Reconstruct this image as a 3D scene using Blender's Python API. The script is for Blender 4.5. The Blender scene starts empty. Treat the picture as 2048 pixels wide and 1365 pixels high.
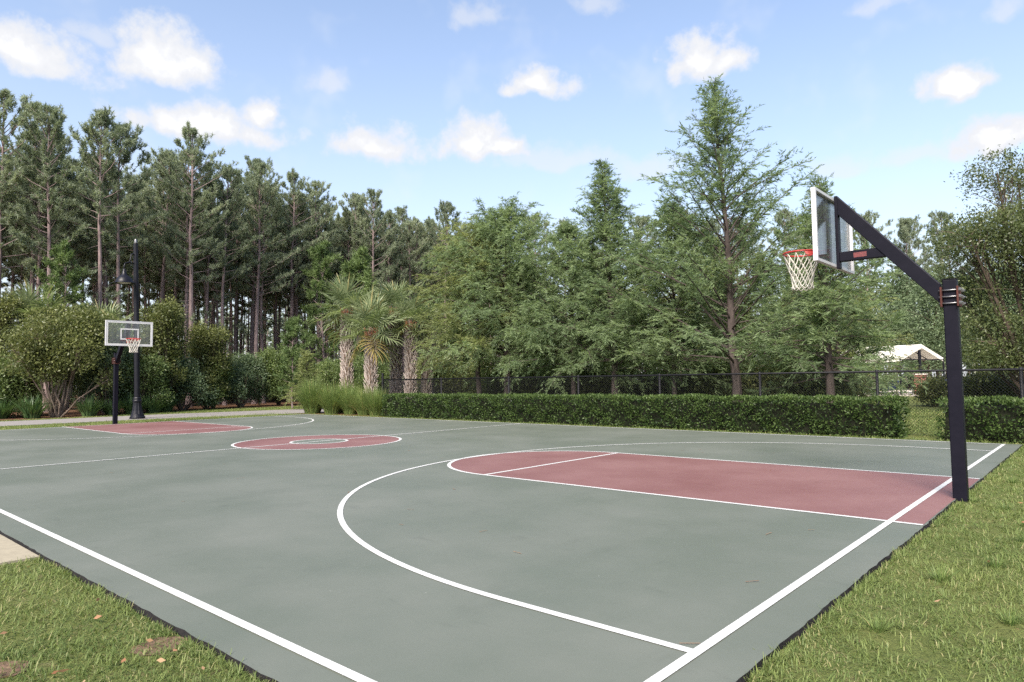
import bpy, math, random
import numpy as np
from mathutils import Vector, Matrix, Euler

SC = bpy.context.scene
COL = SC.collection
R_ = math.radians
PI = math.pi

# ------------------------------------------------------------------ camera
cam_d = bpy.data.cameras.new('camera')
cam = bpy.data.objects.new('camera', cam_d)
COL.objects.link(cam)
CAM = Vector((1.655, -9.169, 1.404))
yaw, pitch, roll = 2.2930, 0.0575, -0.0132
fw = Vector((math.cos(pitch) * math.cos(yaw), math.cos(pitch) * math.sin(yaw), math.sin(pitch)))
rt = fw.cross(Vector((0, 0, 1))).normalized()
up = rt.cross(fw)
r2 = math.cos(roll) * rt + math.sin(roll) * up
u2 = -math.sin(roll) * rt + math.cos(roll) * up
M = Matrix.Identity(4)
for i in range(3):
    M[i][0], M[i][1], M[i][2], M[i][3] = r2[i], u2[i], -fw[i], CAM[i]
cam.matrix_world = M
cam_d.sensor_width = 36.0
cam_d.lens = 36.0 * 1355.5 / 2048
cam_d.clip_start = 0.05
cam_d.clip_end = 3000
SC.camera = cam

# ------------------------------------------------------------------ world, sun, exposure
SUN_EL, SUN_AZ = R_(42), R_(290)          # azimuth counter-clockwise from +X, where the sun stands
W = bpy.data.worlds.new('World')
SC.world = W
W.use_nodes = True
nt = W.node_tree
nt.nodes.clear()


def N(tree, typ, **kw):
    n = tree.nodes.new(typ)
    for k, v in kw.items():
        if k.startswith('i_'):
            key = k[2:]
            key = int(key) if key.isdigit() else key
            n.inputs[key].default_value = v
        else:
            setattr(n, k, v)
    return n


def math_n(tree, op, a, b=None, c=None, clamp=False):
    n = tree.nodes.new('ShaderNodeMath')
    n.operation = op
    n.use_clamp = clamp
    for i, v in enumerate((a, b, c)):
        if v is None:
            continue
        if isinstance(v, (int, float)):
            n.inputs[i].default_value = v
        else:
            tree.links.new(v, n.inputs[i])
    return n.outputs[0]


def mixc(tree, fac, a, b, mode='MIX'):
    n = tree.nodes.new('ShaderNodeMix')
    n.data_type = 'RGBA'
    n.blend_type = mode
    for sock, v in ((n.inputs[0], fac), (n.inputs[6], a), (n.inputs[7], b)):
        if isinstance(v, (int, float)):
            sock.default_value = v
        elif isinstance(v, (tuple, list)):
            sock.default_value = (*v[:3], 1)
        else:
            tree.links.new(v, sock)
    return n.outputs[2]


def mapr(tree, v, a, b, c=0.0, d=1.0, smooth=False):
    n = tree.nodes.new('ShaderNodeMapRange')
    n.interpolation_type = 'SMOOTHSTEP' if smooth else 'LINEAR'
    tree.links.new(v, n.inputs[0])
    for i, x in enumerate((a, b, c, d)):
        n.inputs[i + 1].default_value = x
    return n.outputs[0]


L = nt.links.new
sky = N(nt, 'ShaderNodeTexSky', sky_type='NISHITA', sun_disc=False, sun_elevation=SUN_EL,
        sun_rotation=PI / 2 - SUN_AZ, air_density=1.0, dust_density=1.0, ozone_density=1.5, altitude=0)
tc = N(nt, 'ShaderNodeTexCoord')
sep = N(nt, 'ShaderNodeSeparateXYZ')
L(tc.outputs['Generated'], sep.inputs[0])
az = math_n(nt, 'ARCTAN2', sep.outputs[1], sep.outputs[0])
el = math_n(nt, 'ARCSINE', sep.outputs[2])
n1 = N(nt, 'ShaderNodeTexNoise', i_Scale=11.0, i_Detail=3.0, i_Roughness=0.58)
L(tc.outputs['Generated'], n1.inputs['Vector'])
n2 = N(nt, 'ShaderNodeTexNoise', i_Scale=30.0, i_Detail=5.0, i_Roughness=0.6)
L(tc.outputs['Generated'], n2.inputs['Vector'])
cmb = N(nt, 'ShaderNodeCombineXYZ')
L(az, cmb.inputs[0])
L(el, cmb.inputs[1])
sub = N(nt, 'ShaderNodeVectorMath', operation='SUBTRACT')
L(n1.outputs['Color'], sub.inputs[0])
sub.inputs[1].default_value = (0.5, 0.5, 0.5)
wrp = N(nt, 'ShaderNodeVectorMath', operation='MULTIPLY')
L(sub.outputs[0], wrp.inputs[0])
wrp.inputs[1].default_value = (0.12, 0.055, 0)
uv = N(nt, 'ShaderNodeVectorMath', operation='ADD')
L(cmb.outputs[0], uv.inputs[0])
L(wrp.outputs[0], uv.inputs[1])
CL_STRONG = [(2.915, .391, .080, .028), (2.772, .420, .070, .034), (2.725, .346, .115, .023), (2.652, .369, .033, .021),
             (2.490, .343, .080, .030), (2.345, .352, .056, .034), (2.305, .333, .055, .019), (2.244, .422, .062, .021),
             (2.010, .438, .055, .032), (1.962, .427, .034, .022), (1.700, .348, .043, .019), (1.662, .281, .056, .023)]
CL_FAINT = [(2.853, .426, .045, .016), (1.833, .276, .05, .02), (2.225, .321, .10, .018), (2.571, .416, .036, .016),
            (2.333, .509, .036, .021), (2.149, .518, .045, .015), (1.774, .461, .036, .014), (1.645, .408, .022, .018),
            (2.095, .305, .055, .021), (1.741, .276, .055, .016)]
rc = random.Random(5)
for k in range(9):                     # the same sky goes on around and above
    a_ = rc.uniform(-3.05, 1.5)
    e_ = rc.uniform(0.26, 1.1)
    w_ = rc.uniform(.07, .15) / math.cos(e_)
    (CL_STRONG if k % 3 else CL_FAINT).append((a_, e_, w_, rc.uniform(.03, .05)))


def cloud_min(lst):
    cur = None
    for (a_, e_, w_, h_) in lst:
        v = N(nt, 'ShaderNodeVectorMath', operation='MULTIPLY_ADD')
        L(uv.outputs[0], v.inputs[0])
        h_ *= 1.25
        v.inputs[1].default_value = (1 / w_, 1 / h_, 0)
        v.inputs[2].default_value = (-a_ / w_, -(e_ - h_ * .25) / h_, 0)
        v2 = N(nt, 'ShaderNodeVectorMath', operation='MULTIPLY')       # flatter below than above
        L(v.outputs[0], v2.inputs[0])
        v2.inputs[1].default_value = (1, 1.8, 1)
        v3 = N(nt, 'ShaderNodeVectorMath', operation='MINIMUM')
        L(v.outputs[0], v3.inputs[0])
        L(v2.outputs[0], v3.inputs[1])
        ln = N(nt, 'ShaderNodeVectorMath', operation='LENGTH')
        L(v3.outputs[0], ln.inputs[0])
        cur = ln.outputs['Value'] if cur is None else math_n(nt, 'SMOOTH_MIN', cur, ln.outputs['Value'], 0.25)
    return cur


fine = math_n(nt, 'MULTIPLY', math_n(nt, 'SUBTRACT', n2.outputs['Fac'], 0.5), 1.7)
ds = math_n(nt, 'ADD', cloud_min(CL_STRONG), fine)
df = math_n(nt, 'ADD', cloud_min(CL_FAINT), fine)
ms = mapr(nt, ds, 1.24, 0.5, 0, 1, True)
mf = mapr(nt, df, 1.2, 0.3, 0, 0.5, True)
mask = math_n(nt, 'MAXIMUM', ms, mf)
K = 3.5                                 # colour value that shows as white at this strength and exposure
hz = math_n(nt, 'POWER', 2.718, math_n(nt, 'MULTIPLY', math_n(nt, 'MAXIMUM', el, 0.0), -3.5))
hz = math_n(nt, 'MULTIPLY_ADD', hz, 1.0, 0.0)
skyc = mixc(nt, hz, mixc(nt, 1.0, sky.outputs[0], (.94, .97, 1.0), 'MULTIPLY'), (K * .97, K * .98, K * 1.02))
wisp = mapr(nt, n1.outputs['Fac'], 0.5, 0.78, 0, 0.28, True)
skyc = mixc(nt, wisp, skyc, (K * .95, K * .98, K * 1.02))
body = mapr(nt, ds, 0.05, 0.6, 1.0, 0.0, True)
cloudc = mixc(nt, math_n(nt, 'MULTIPLY', body, mapr(nt, n1.outputs['Fac'], .36, .52, .35, 1)), (K * .90, K * .915, K * .96), (K * 1.15, K * 1.15, K * 1.15))
skyc = mixc(nt, mask, skyc, cloudc)
bg = N(nt, 'ShaderNodeBackground', i_Strength=0.10)
L(skyc, bg.inputs['Color'])
wo = N(nt, 'ShaderNodeOutputWorld')
L(bg.outputs[0], wo.inputs['Surface'])

sun_d = bpy.data.lights.new('sun', 'SUN')
sun_d.energy = 4.0
sun_d.angle = R_(30)
sun_d.color = (1.0, .91, .80)
sun = bpy.data.objects.new('sun', sun_d)
COL.objects.link(sun)
sdir = Vector((math.cos(SUN_EL) * math.cos(SUN_AZ), math.cos(SUN_EL) * math.sin(SUN_AZ), math.sin(SUN_EL)))
sun.rotation_euler = sdir.to_track_quat('Z', 'Y').to_euler()
sun.location = (0, 0, 40)

vs = SC.view_settings
vs.view_transform = 'Standard'
vs.look = 'None'
vs.exposure = 1.5
vs.gamma = 1.0
vs.use_curve_mapping = False
SC.render.engine = 'CYCLES'
cy = SC.cycles
cy.max_bounces = 5
cy.diffuse_bounces = 3
cy.glossy_bounces = 2
cy.transmission_bounces = 4
cy.transparent_max_bounces = 8
cy.sample_clamp_indirect = 4.0
cy.use_denoising = False
cy.use_light_tree = False
W.cycles.sampling_method = 'MANUAL'
W.cycles.sample_map_resolution = 512

# ------------------------------------------------------------------ materials
MATS = {}


def mat_new(name):
    m = bpy.data.materials.new(name)
    m.use_nodes = True
    t = m.node_tree
    t.nodes.clear()
    out = t.nodes.new('ShaderNodeOutputMaterial')
    MATS[name] = m
    return m, t, out


def principled(t, out, color, rough=0.6, spec=0.4, metal=0.0):
    b = t.nodes.new('ShaderNodeBsdfPrincipled')
    if isinstance(color, (tuple, list)):
        b.inputs['Base Color'].default_value = (*color[:3], 1)
    else:
        t.links.new(color, b.inputs['Base Color'])
    if isinstance(rough, (int, float)):
        b.inputs['Roughness'].default_value = rough
    else:
        t.links.new(rough, b.inputs['Roughness'])
    b.inputs['Specular IOR Level'].default_value = spec
    b.inputs['Metallic'].default_value = metal
    t.links.new(b.outputs[0], out.inputs[0])
    return b


def noise(t, scale, detail=4, rough=.55, vec=None, coord='Object', mscale=None):
    n = t.nodes.new('ShaderNodeTexNoise')
    n.inputs['Scale'].default_value = scale
    n.inputs['Detail'].default_value = detail
    n.inputs['Roughness'].default_value = rough
    if vec is None:
        c = t.nodes.new('ShaderNodeTexCoord')
        vec = c.outputs[coord]
    if mscale:
        mp = t.nodes.new('ShaderNodeMapping')
        mp.inputs['Scale'].default_value = mscale
        t.links.new(vec, mp.inputs[0])
        vec = mp.outputs[0]
    t.links.new(vec, n.inputs['Vector'])
    return n.outputs['Fac']


def bump(t, b, h, strength=.3, dist=.01):
    n = t.nodes.new('ShaderNodeBump')
    n.inputs['Strength'].default_value = strength
    n.inputs['Distance'].default_value = dist
    t.links.new(h, n.inputs['Height'])
    t.links.new(n.outputs[0], b.inputs['Normal'])


def leaf_mat(name, dark, light, trans=.35, rough=.5, spec=.25, obj_var=.25, third=None):
    m, t, out = mat_new(name)
    at = t.nodes.new('ShaderNodeAttribute')
    at.attribute_name = 'tint'
    oi = t.nodes.new('ShaderNodeObjectInfo')
    f = math_n(t, 'ADD', at.outputs['Fac'], math_n(t, 'MULTIPLY_ADD', oi.outputs['Random'], obj_var, -obj_var / 2), clamp=True)
    c = mixc(t, f, dark, light)
    if third:
        c = mixc(t, mapr(t, at.outputs['Fac'], .9, 1.0, 0, .8), c, third)
    b = t.nodes.new('ShaderNodeBsdfPrincipled')
    t.links.new(c, b.inputs['Base Color'])
    b.inputs['Roughness'].default_value = rough
    b.inputs['Specular IOR Level'].default_value = spec
    tr = t.nodes.new('ShaderNodeBsdfTranslucent')
    t.links.new(mixc(t, 1.0, c, (1.25, 1.3, .8), 'MULTIPLY'), tr.inputs['Color'])
    mx = t.nodes.new('ShaderNodeMixShader')
    mx.inputs[0].default_value = trans
    t.links.new(b.outputs[0], mx.inputs[1])
    t.links.new(tr.outputs[0], mx.inputs[2])
    t.links.new(mx.outputs[0], out.inputs[0])
    return m


def simple_mat(name, c1, c2=None, scale=8, rough=.6, spec=.4, metal=0, bumps=0, mscale=None, bdist=.005):
    m, t, out = mat_new(name)
    if c2 is None:
        c2 = tuple(x * .8 for x in c1)
    n = noise(t, scale, 5, .6, mscale=mscale)
    c = mixc(t, mapr(t, n, .35, .68), c1, c2)
    b = principled(t, out, c, rough, spec, metal)
    if bumps:
        bump(t, b, n, bumps, bdist)
    return m


def court_paint(name, base, dark, light):
    m, t, out = mat_new(name)
    big = noise(t, .55, 5, .6)
    mid = noise(t, 2.2, 5, .65, mscale=(1, .35, 1))
    fine_ = noise(t, 160, 3, .7)
    grit = noise(t, 900, 2, .6)
    c = mixc(t, mapr(t, big, .38, .66), dark, light)
    c = mixc(t, mapr(t, mid, .45, .75, 0, .55), c, base)
    c = mixc(t, mapr(t, fine_, .3, .7, 0, .10), c, tuple(x * 1.35 for x in base))
    c = mixc(t, mapr(t, grit, .35, .6, .13, 0), c, tuple(x * .45 for x in base))
    vo = t.nodes.new('ShaderNodeTexVoronoi')
    vo.inputs['Scale'].default_value = 1.7
    tcn = t.nodes.new('ShaderNodeTexCoord')
    t.links.new(tcn.outputs['Object'], vo.inputs['Vector'])
    spots = mapr(t, vo.outputs['Distance'], .006, .018, .3, 0)
    c = mixc(t, spots, c, (.3, .3, .28))
    st = noise(t, 3.2, 6, .7, mscale=(.35, 1, 1))
    c = mixc(t, mapr(t, st, .60, .78, 0, .55), c, tuple(x * .62 for x in base))
    st2 = noise(t, 1.1, 7, .75, mscale=(1.6, .5, 1))
    c = mixc(t, mapr(t, st2, .56, .72, 0, .32), c, tuple(x * .7 for x in base))
    b = principled(t, out, c, mapr(t, big, .3, .7, .46, .62), .5)
    bump(t, b, grit, .2, .0015)
    return m


court_paint('court_green', (.101, .113, .093), (.090, .104, .083), (.115, .125, .106))
court_paint('court_red', (.158, .074, .070), (.143, .064, .061), (.178, .093, .088))
m, t, out = mat_new('line_white')
w = noise(t, 35, 5, .7)
g = noise(t, 700, 2, .6)
c = mixc(t, mapr(t, w, .28, .46, .22, 0), (.46, .465, .46), (.30, .32, .31))
c = mixc(t, mapr(t, g, .3, .5, .25, 0), c, (.30, .32, .30))
b = principled(t, out, c, .55, .3)
simple_mat('asphalt_edge', (.006, .0055, .006), (.014, .012, .012), 40, .9, .2, bumps=.8, bdist=.02)
simple_mat('concrete', (.27, .24, .178), (.225, .20, .15), 14, .85, .2, bumps=.2)
simple_mat('path_paving', (.215, .20, .19), (.165, .152, .146), 6, .9, .2, bumps=.2)
simple_mat('soil', (.07, .05, .03), (.035, .026, .018), 3, .95, .1, bumps=.6, bdist=.03)
simple_mat('worn_soil', (.14, .095, .065), (.09, .06, .042), 14, .95, .1, bumps=.8, bdist=.03)
simple_mat('pine_straw', (.13, .07, .04), (.06, .035, .022), 5, .95, .1, bumps=.6, bdist=.04)
simple_mat('black_steel', (.004, .004, .007), (.007, .007, .010), 6, .5, .15)
simple_mat('post_steel', (.0035, .0033, .0075), (.0055, .005, .010), 9, .5, .12, bumps=.1, bdist=.001)
simple_mat('rust_red', (.065, .018, .013), (.035, .012, .009), 25, .8, .3, bumps=.3, bdist=.002)
simple_mat('bolt_zinc', (.24, .24, .25), (.16, .155, .155), 40, .4, .5, .8)
simple_mat('board_frame', (.46, .46, .48), (.40, .40, .42), 5, .45, .4)
simple_mat('board_white', (.52, .52, .52), (.45, .45, .44), 9, .5, .4)
simple_mat('rim_red', (.34, .024, .018), (.25, .018, .014), 18, .45, .5)
simple_mat('sticker_red', (.17, .035, .035), (.03, .012, .016), 90, .5, .4, mscale=(1, 1, 3))
simple_mat('net_cord', (.50, .48, .43), (.38, .36, .32), 60, .9, .1)
simple_mat('fence_vinyl', (.005, .005, .007), (.008, .008, .010), 10, .55, .2)
simple_mat('fence_wire', (.012, .013, .016), (.02, .02, .022), 10, .5, .3)
simple_mat('pine_bark', (.225, .172, .168), (.115, .086, .086), 9, .95, .1, bumps=.8, bdist=.03, mscale=(1, 1, .25))
simple_mat('cypress_bark', (.085, .068, .062), (.040, .032, .030), 14, .95, .1, bumps=.8, bdist=.02, mscale=(1, 1, .15))
simple_mat('pale_bark', (.20, .155, .125), (.11, .082, .065), 7, .9, .1, bumps=.4, bdist=.01)
simple_mat('brown_bark', (.10, .075, .06), (.05, .04, .033), 12, .95, .1, bumps=.5, bdist=.01)
simple_mat('palm_bark', (.15, .11, .085), (.08, .06, .05), 14, .95, .1, bumps=.5, bdist=.01)
simple_mat('palm_boot', (.46, .40, .37), (.30, .24, .21), 6, .9, .15, bumps=.4, bdist=.01)
simple_mat('palm_boot_red', (.30, .13, .075), (.2, .10, .06), 6, .9, .15)
simple_mat('hedge_twig', (.012, .013, .008), (.007, .009, .005), 12, .95, .1, bumps=1.0, bdist=.05)
simple_mat('canvas_white', (.62, .60, .54), (.54, .52, .46), 2, .8, .2)
simple_mat('brick_red', (.22, .10, .075), (.16, .075, .058), 9, .9, .2, bumps=.3)
simple_mat('deck_stone', (.62, .56, .5), (.5, .45, .4), 2, .9, .2)
simple_mat('cushion_blue', (.03, .05, .13), (.02, .035, .09), 4, .8, .2)
simple_mat('umbrella_blue', (.06, .12, .30), (.04, .09, .24), 4, .8, .2)
simple_mat('lamp_metal', (.0045, .0045, .008), (.007, .007, .011), 6, .42, .25)
simple_mat('lamp_lens', (.55, .53, .48), (.45, .43, .4), 6, .3, .5)
m, t, out = mat_new('board_glass')
tr = t.nodes.new('ShaderNodeBsdfTransparent')
tr.inputs['Color'].default_value = (.93, .95, .95, 1)
df_ = t.nodes.new('ShaderNodeBsdfDiffuse')
df_.inputs['Color'].default_value = (.62, .64, .66, 1)
gl = t.nodes.new('ShaderNodeBsdfGlossy')
gl.inputs['Roughness'].default_value = .06
streak = noise(t, 9, 5, .7, mscale=(1, 1, .12))
mx1 = t.nodes.new('ShaderNodeMixShader')
t.links.new(mapr(t, streak, .4, .8, .03, .13), mx1.inputs[0])
t.links.new(tr.outputs[0], mx1.inputs[1])
t.links.new(df_.outputs[0], mx1.inputs[2])
fr = t.nodes.new('ShaderNodeFresnel')
fr.inputs[0].default_value = 1.45
mx2 = t.nodes.new('ShaderNodeMixShader')
t.links.new(math_n(t, 'MULTIPLY', fr.outputs[0], .8), mx2.inputs[0])
t.links.new(mx1.outputs[0], mx2.inputs[1])
t.links.new(gl.outputs[0], mx2.inputs[2])
t.links.new(mx2.outputs[0], out.inputs[0])

leaf_mat('pine_needles', (.125, .160, .112), (.28, .315, .215), .38, .5, .2, .35)
leaf_mat('young_needles', (.055, .092, .032), (.145, .20, .075), .3, .5, .2, .2)
leaf_mat('cypress_leaf', (.095, .145, .080), (.25, .315, .165), .52, .55, .15, .2)
leaf_mat('cypress_leaf_gold', (.11, .145, .065), (.30, .33, .145), .52, .55, .15, .15)
leaf_mat('oak_leaf', (.048, .070, .027), (.155, .18, .075), .36, .38, .4, .2)
leaf_mat('bush_leaf', (0.040, 0.074, 0.025), (0.166, 0.212, 0.074), .32, .42, .35, .3)
leaf_mat('bush_gold', (.042, .062, .019), (.165, .178, .060), .3, .45, .3, .2)
leaf_mat('bush_grey', (0.056, 0.091, 0.050), (0.176, 0.229, 0.123), .32, .5, .3, .25)
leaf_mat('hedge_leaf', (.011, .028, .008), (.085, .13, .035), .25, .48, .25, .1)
leaf_mat('palm_leaf', (.085, .125, .055), (.30, .335, .185), .35, .4, .4, .3, third=(.30, .22, .08))
leaf_mat('palm_leaf_old', (.16, .14, .05), (.30, .23, .09), .3, .5, .3, .2)
leaf_mat('tall_grass', (.06, .11, .028), (.23, .28, .095), .35, .45, .3, .2, third=(.30, .22, .11))
leaf_mat('spiky_leaf', (0.033, 0.075, 0.027), (0.128, 0.195, 0.075), .25, .4, .4, .2)
leaf_mat('lawn_blade', (.056, .098, .026), (.22, .26, .085), .35, .5, .25, 0, third=(.33, .275, .16))
leaf_mat('dry_leaf', (.20, .09, .045), (.36, .25, .15), .2, .7, .2, 0)

m, t, out = mat_new('lawn_ground')
a1 = noise(t, .6, 5, .6)
a2 = noise(t, 7, 5, .65)
a3 = noise(t, 60, 4, .7)
c = mixc(t, mapr(t, a3, .35, .68), (.055, .075, .022), (.125, .145, .042))
c = mixc(t, mapr(t, a1, .42, .66, 0, .5), c, (.145, .15, .048))
c = mixc(t, mapr(t, a2, .56, .72, 0, .6), c, (.13, .10, .06))
b = principled(t, out, c, .9, .15)
bump(t, b, a3, .8, .03)

# ------------------------------------------------------------------ mesh helpers
rng = np.random.default_rng(11)


class MB:
    """Collects vertices and faces for one mesh."""
    def __init__(self):
        self.v, self.f, self.m = [], [], []
        self.cur = 0

    def add(self, vs_, fs_):
        o = len(self.v)
        self.v.extend([tuple(x) for x in vs_])
        for f in fs_:
            self.f.append(tuple(i + o for i in f))
            self.m.append(self.cur)
        return self

    def box(self, lo, hi, mat=None, bev=0):
        x0, y0, z0 = lo
        x1, y1, z1 = hi
        v = [(x0, y0, z0), (x1, y0, z0), (x1, y1, z0), (x0, y1, z0), (x0, y0, z1), (x1, y0, z1), (x1, y1, z1), (x0, y1, z1)]
        if mat is not None:
            v = [mat @ Vector(p) for p in v]
        return self.add(v, [(0, 3, 2, 1), (4, 5, 6, 7), (0, 1, 5, 4), (1, 2, 6, 5), (2, 3, 7, 6), (3, 0, 4, 7)])

    def sheet(self, pts, z):
        return self.add([(x, y, z) for x, y in pts], [tuple(range(len(pts)))])

    def slab(self, pts, z0, z1):
        n = len(pts)
        v = [(x, y, z0) for x, y in pts] + [(x, y, z1) for x, y in pts]
        f = [tuple(range(n))[::-1], tuple(range(n, 2 * n))] + [(i, (i + 1) % n, n + (i + 1) % n, n + i) for i in range(n)]
        return self.add(v, f)

    def strip(self, pts, width, z, closed=False):
        """A flat painted band of the given width along a polyline."""
        n = len(pts)
        lv, rv = [], []
        for i in range(n):
            a = pts[(i - 1) % n] if closed or i > 0 else pts[i]
            b_ = pts[(i + 1) % n] if closed or i < n - 1 else pts[i]
            dx, dy = b_[0] - a[0], b_[1] - a[1]
            l = math.hypot(dx, dy)
            nx, ny = -dy / l * width / 2, dx / l * width / 2
            lv.append((pts[i][0] + nx, pts[i][1] + ny, z))
            rv.append((pts[i][0] - nx, pts[i][1] - ny, z))
        k = n if closed else n - 1
        return self.add(lv + rv, [(i, n + i, n + (i + 1) % n, (i + 1) % n) for i in range(k)])

    def tube(self, pts, rad, sides=6, caps=True):
        pts = [Vector(p) for p in pts]
        if isinstance(rad, (int, float)):
            rad = [rad] * len(pts)
        vs_, n = [], len(pts)
        prev = None
        for i, p in enumerate(pts):
            d = (pts[min(i + 1, n - 1)] - pts[max(i - 1, 0)])
            d = d.normalized() if d.length > 1e-9 else Vector((0, 0, 1))
            a = prev - d * prev.dot(d) if prev is not None else d.orthogonal()
            if a.length < 1e-6:
                a = d.orthogonal()
            a.normalize()
            prev = a
            b_ = d.cross(a)
            for k in range(sides):
                th = 2 * PI * k / sides
                vs_.append(p + (a * math.cos(th) + b_ * math.sin(th)) * rad[i])
        fs_ = []
        for i in range(n - 1):
            for k in range(sides):
                k2 = (k + 1) % sides
                fs_.append((i * sides + k, i * sides + k2, (i + 1) * sides + k2, (i + 1) * sides + k))
        if caps:
            fs_.append(tuple(range(sides))[::-1])
            fs_.append(tuple(range((n - 1) * sides, n * sides)))
        return self.add(vs_, fs_)

    def lathe(self, prof, sides=24, center=(0, 0, 0), flute=0.0, fl_n=0):
        vs_, fs_, n = [], [], len(prof)
        for (r, z, *fl) in prof:
            for k in range(sides):
                th = 2 * PI * k / sides
                rr = r * (1 - (flute * (k % 2) if fl and fl[0] else 0))
                vs_.append((center[0] + rr * math.cos(th), center[1] + rr * math.sin(th), center[2] + z))
        for i in range(n - 1):
            for k in range(sides):
                k2 = (k + 1) % sides
                fs_.append((i * sides + k, i * sides + k2, (i + 1) * sides + k2, (i + 1) * sides + k))
        return self.add(vs_, fs_)

    def torus(self, c, R, r, n=32, s=8):
        vs_, fs_ = [], []
        for i in range(n):
            a = 2 * PI * i / n
            for k in range(s):
                th = 2 * PI * k / s
                rr = R + r * math.cos(th)
                vs_.append((c[0] + rr * math.cos(a), c[1] + rr * math.sin(a), c[2] + r * math.sin(th)))
        for i in range(n):
            for k in range(s):
                i2, k2 = (i + 1) % n, (k + 1) % s
                fs_.append((i * s + k, i2 * s + k, i2 * s + k2, i * s + k2))
        return self.add(vs_, fs_)

    def mesh(self, name, mats, smooth=False):
        me = bpy.data.meshes.new(name)
        me.from_pydata([tuple(p) for p in self.v], [], self.f)
        for mm in ([mats] if isinstance(mats, str) else mats):
            me.materials.append(MATS[mm])
        if len(me.materials) > 1:
            me.polygons.foreach_set('material_index', self.m)
        if smooth:
            me.polygons.foreach_set('use_smooth', [True] * len(me.polygons))
        me.update()
        return me

    def build(self, name, mats, parent=None, smooth=False, loc=None, bevel=0):
        o = bpy.data.objects.new(name, self.mesh(name, mats, smooth))
        COL.objects.link(o)
        if parent is not None:
            o.parent = parent
        if loc is not None:
            o.location = loc
        if bevel:
            md = o.modifiers.new('bevel', 'BEVEL')
            md.width = bevel
            md.segments = 2
            md.limit_method = 'ANGLE'
        return o


def link(name, me, parent=None, loc=None, rot=None, scale=None):
    o = bpy.data.objects.new(name, me)
    COL.objects.link(o)
    if parent is not None:
        o.parent = parent
    if loc is not None:
        o.location = loc
    if rot is not None:
        o.rotation_euler = rot
    if scale is not None:
        o.scale = (scale,) * 3 if isinstance(scale, (int, float)) else scale
    return o


def tag(o, label=None, cat=None, group=None, kind=None):
    for k, v in (('label', label), ('category', cat), ('group', group), ('kind', kind)):
        if v:
            o[k] = v
    return o


def thing(name, label, cat, loc=(0, 0, 0), rz=0.0, scale=1.0, group=None, tilt=(0, 0)):
    o = link(name, None, None, loc, (tilt[0], tilt[1], rz), scale)
    o.empty_display_size = .2
    return tag(o, label, cat, group)


def raw_mesh(name, V, k, mat, tint=None):
    """V: (n, k, 3) one k-gon for each leaf; tint: n values."""
    n = len(V)
    me = bpy.data.meshes.new(name)
    me.vertices.add(n * k)
    me.vertices.foreach_set('co', np.ascontiguousarray(V, dtype=np.float32).reshape(-1))
    me.loops.add(n * k)
    me.loops.foreach_set('vertex_index', np.arange(n * k, dtype=np.int32))
    me.polygons.add(n)
    me.polygons.foreach_set('loop_start', np.arange(0, n * k, k, dtype=np.int32))
    if tint is not None:
        at = me.attributes.new('tint', 'FLOAT', 'POINT')
        at.data.foreach_set('value', np.repeat(np.clip(tint, 0, 1), k).astype(np.float32))
    me.materials.append(MATS[mat])
    me.update(calc_edges=True)
    return me


def unit(a):
    return a / np.maximum(np.linalg.norm(a, axis=-1, keepdims=True), 1e-9)


def rand_dirs(g, n):
    return unit(g.normal(size=(n, 3)))


def leaves(P, D, L_, W_, g, wide=.45):
    """Diamond leaves: base P, direction D, length L_, width W_."""
    n = len(P)
    S = unit(np.cross(D, rand_dirs(g, n)))
    L_ = np.broadcast_to(L_, n)[:, None]
    W_ = np.broadcast_to(W_, n)[:, None]
    nrm = np.cross(D, S)
    mid = P + D * L_ * wide + nrm * L_ * .06
    return np.stack([P, mid + S * W_ / 2, P + D * L_, mid - S * W_ / 2], 1)


def needles(P, D, L_, W_, g):
    n = len(P)
    S = unit(np.cross(D, rand_dirs(g, n)))
    L_ = np.broadcast_to(L_, n)[:, None]
    W_ = np.broadcast_to(W_, n)[:, None]
    return np.stack([P + S * W_ / 2, P - S * W_ / 2, P + D * L_], 1)


# ------------------------------------------------------------------ ground and court
def structure(o):
    o['kind'] = 'structure'
    return o


structure(MB().sheet([(-400, -300), (300, -300), (300, 500), (-400, 500)], -0.032).build('ground', 'lawn_ground'))
structure(MB().sheet([(-33.6, -40), (-33.6, -8), (-33.5, -3), (-33.7, 2.2), (-35.0, 4.6), (-36.3, 7.5), (-36.6, 11), (-36.0, 15),
                      (-33, 21), (-33, 60), (-30, 120), (-200, 120), (-200, -60), (-60, -60)][::-1], -0.026).build('forest_floor', 'pine_straw'))
structure(MB().slab([(-28.75, -40), (-28.6, -8), (-28.5, 0), (-28.4, 3), (-27.6, 6.5), (-26.6, 9.2), (-25.2, 12),
                     (-28.8, 17), (-31.5, 11), (-32.6, 4), (-32.5, 0), (-32.5, -8), (-32.6, -40)], -0.08, -0.018).build('path', 'path_paving'))
structure(MB().slab([(-5.13, -7.475), (-5.12, -12), (-7.4, -12), (-7.4, -7.475)][::-1], -0.09, -0.014).build('walkway', 'concrete'))
structure(MB().sheet([(-27.3, 7.85), (-21, 7.9), (-20.3, 8.1), (-20.3, 9.0), (-22.3, 9.4), (-23, 13), (-26, 13.5), (-27.6, 10.0)], -0.024).build('planting_bed', 'pine_straw'))

CX0, CX1, CY0, CY1 = -25.50, 0.285, -7.455, 7.60


def rough_edge(a, b_, n, g, amp):
    out_ = []
    for i in range(n):
        s = i / n
        x, y = a[0] + (b_[0] - a[0]) * s, a[1] + (b_[1] - a[1]) * s
        d = Vector((b_[1] - a[1], -(b_[0] - a[0]))).normalized()
        j = g.uniform(-amp, amp) + amp * math.sin(i * .13) * .5
        out_.append((x + d.x * j, y + d.y * j))
    return out_


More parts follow.
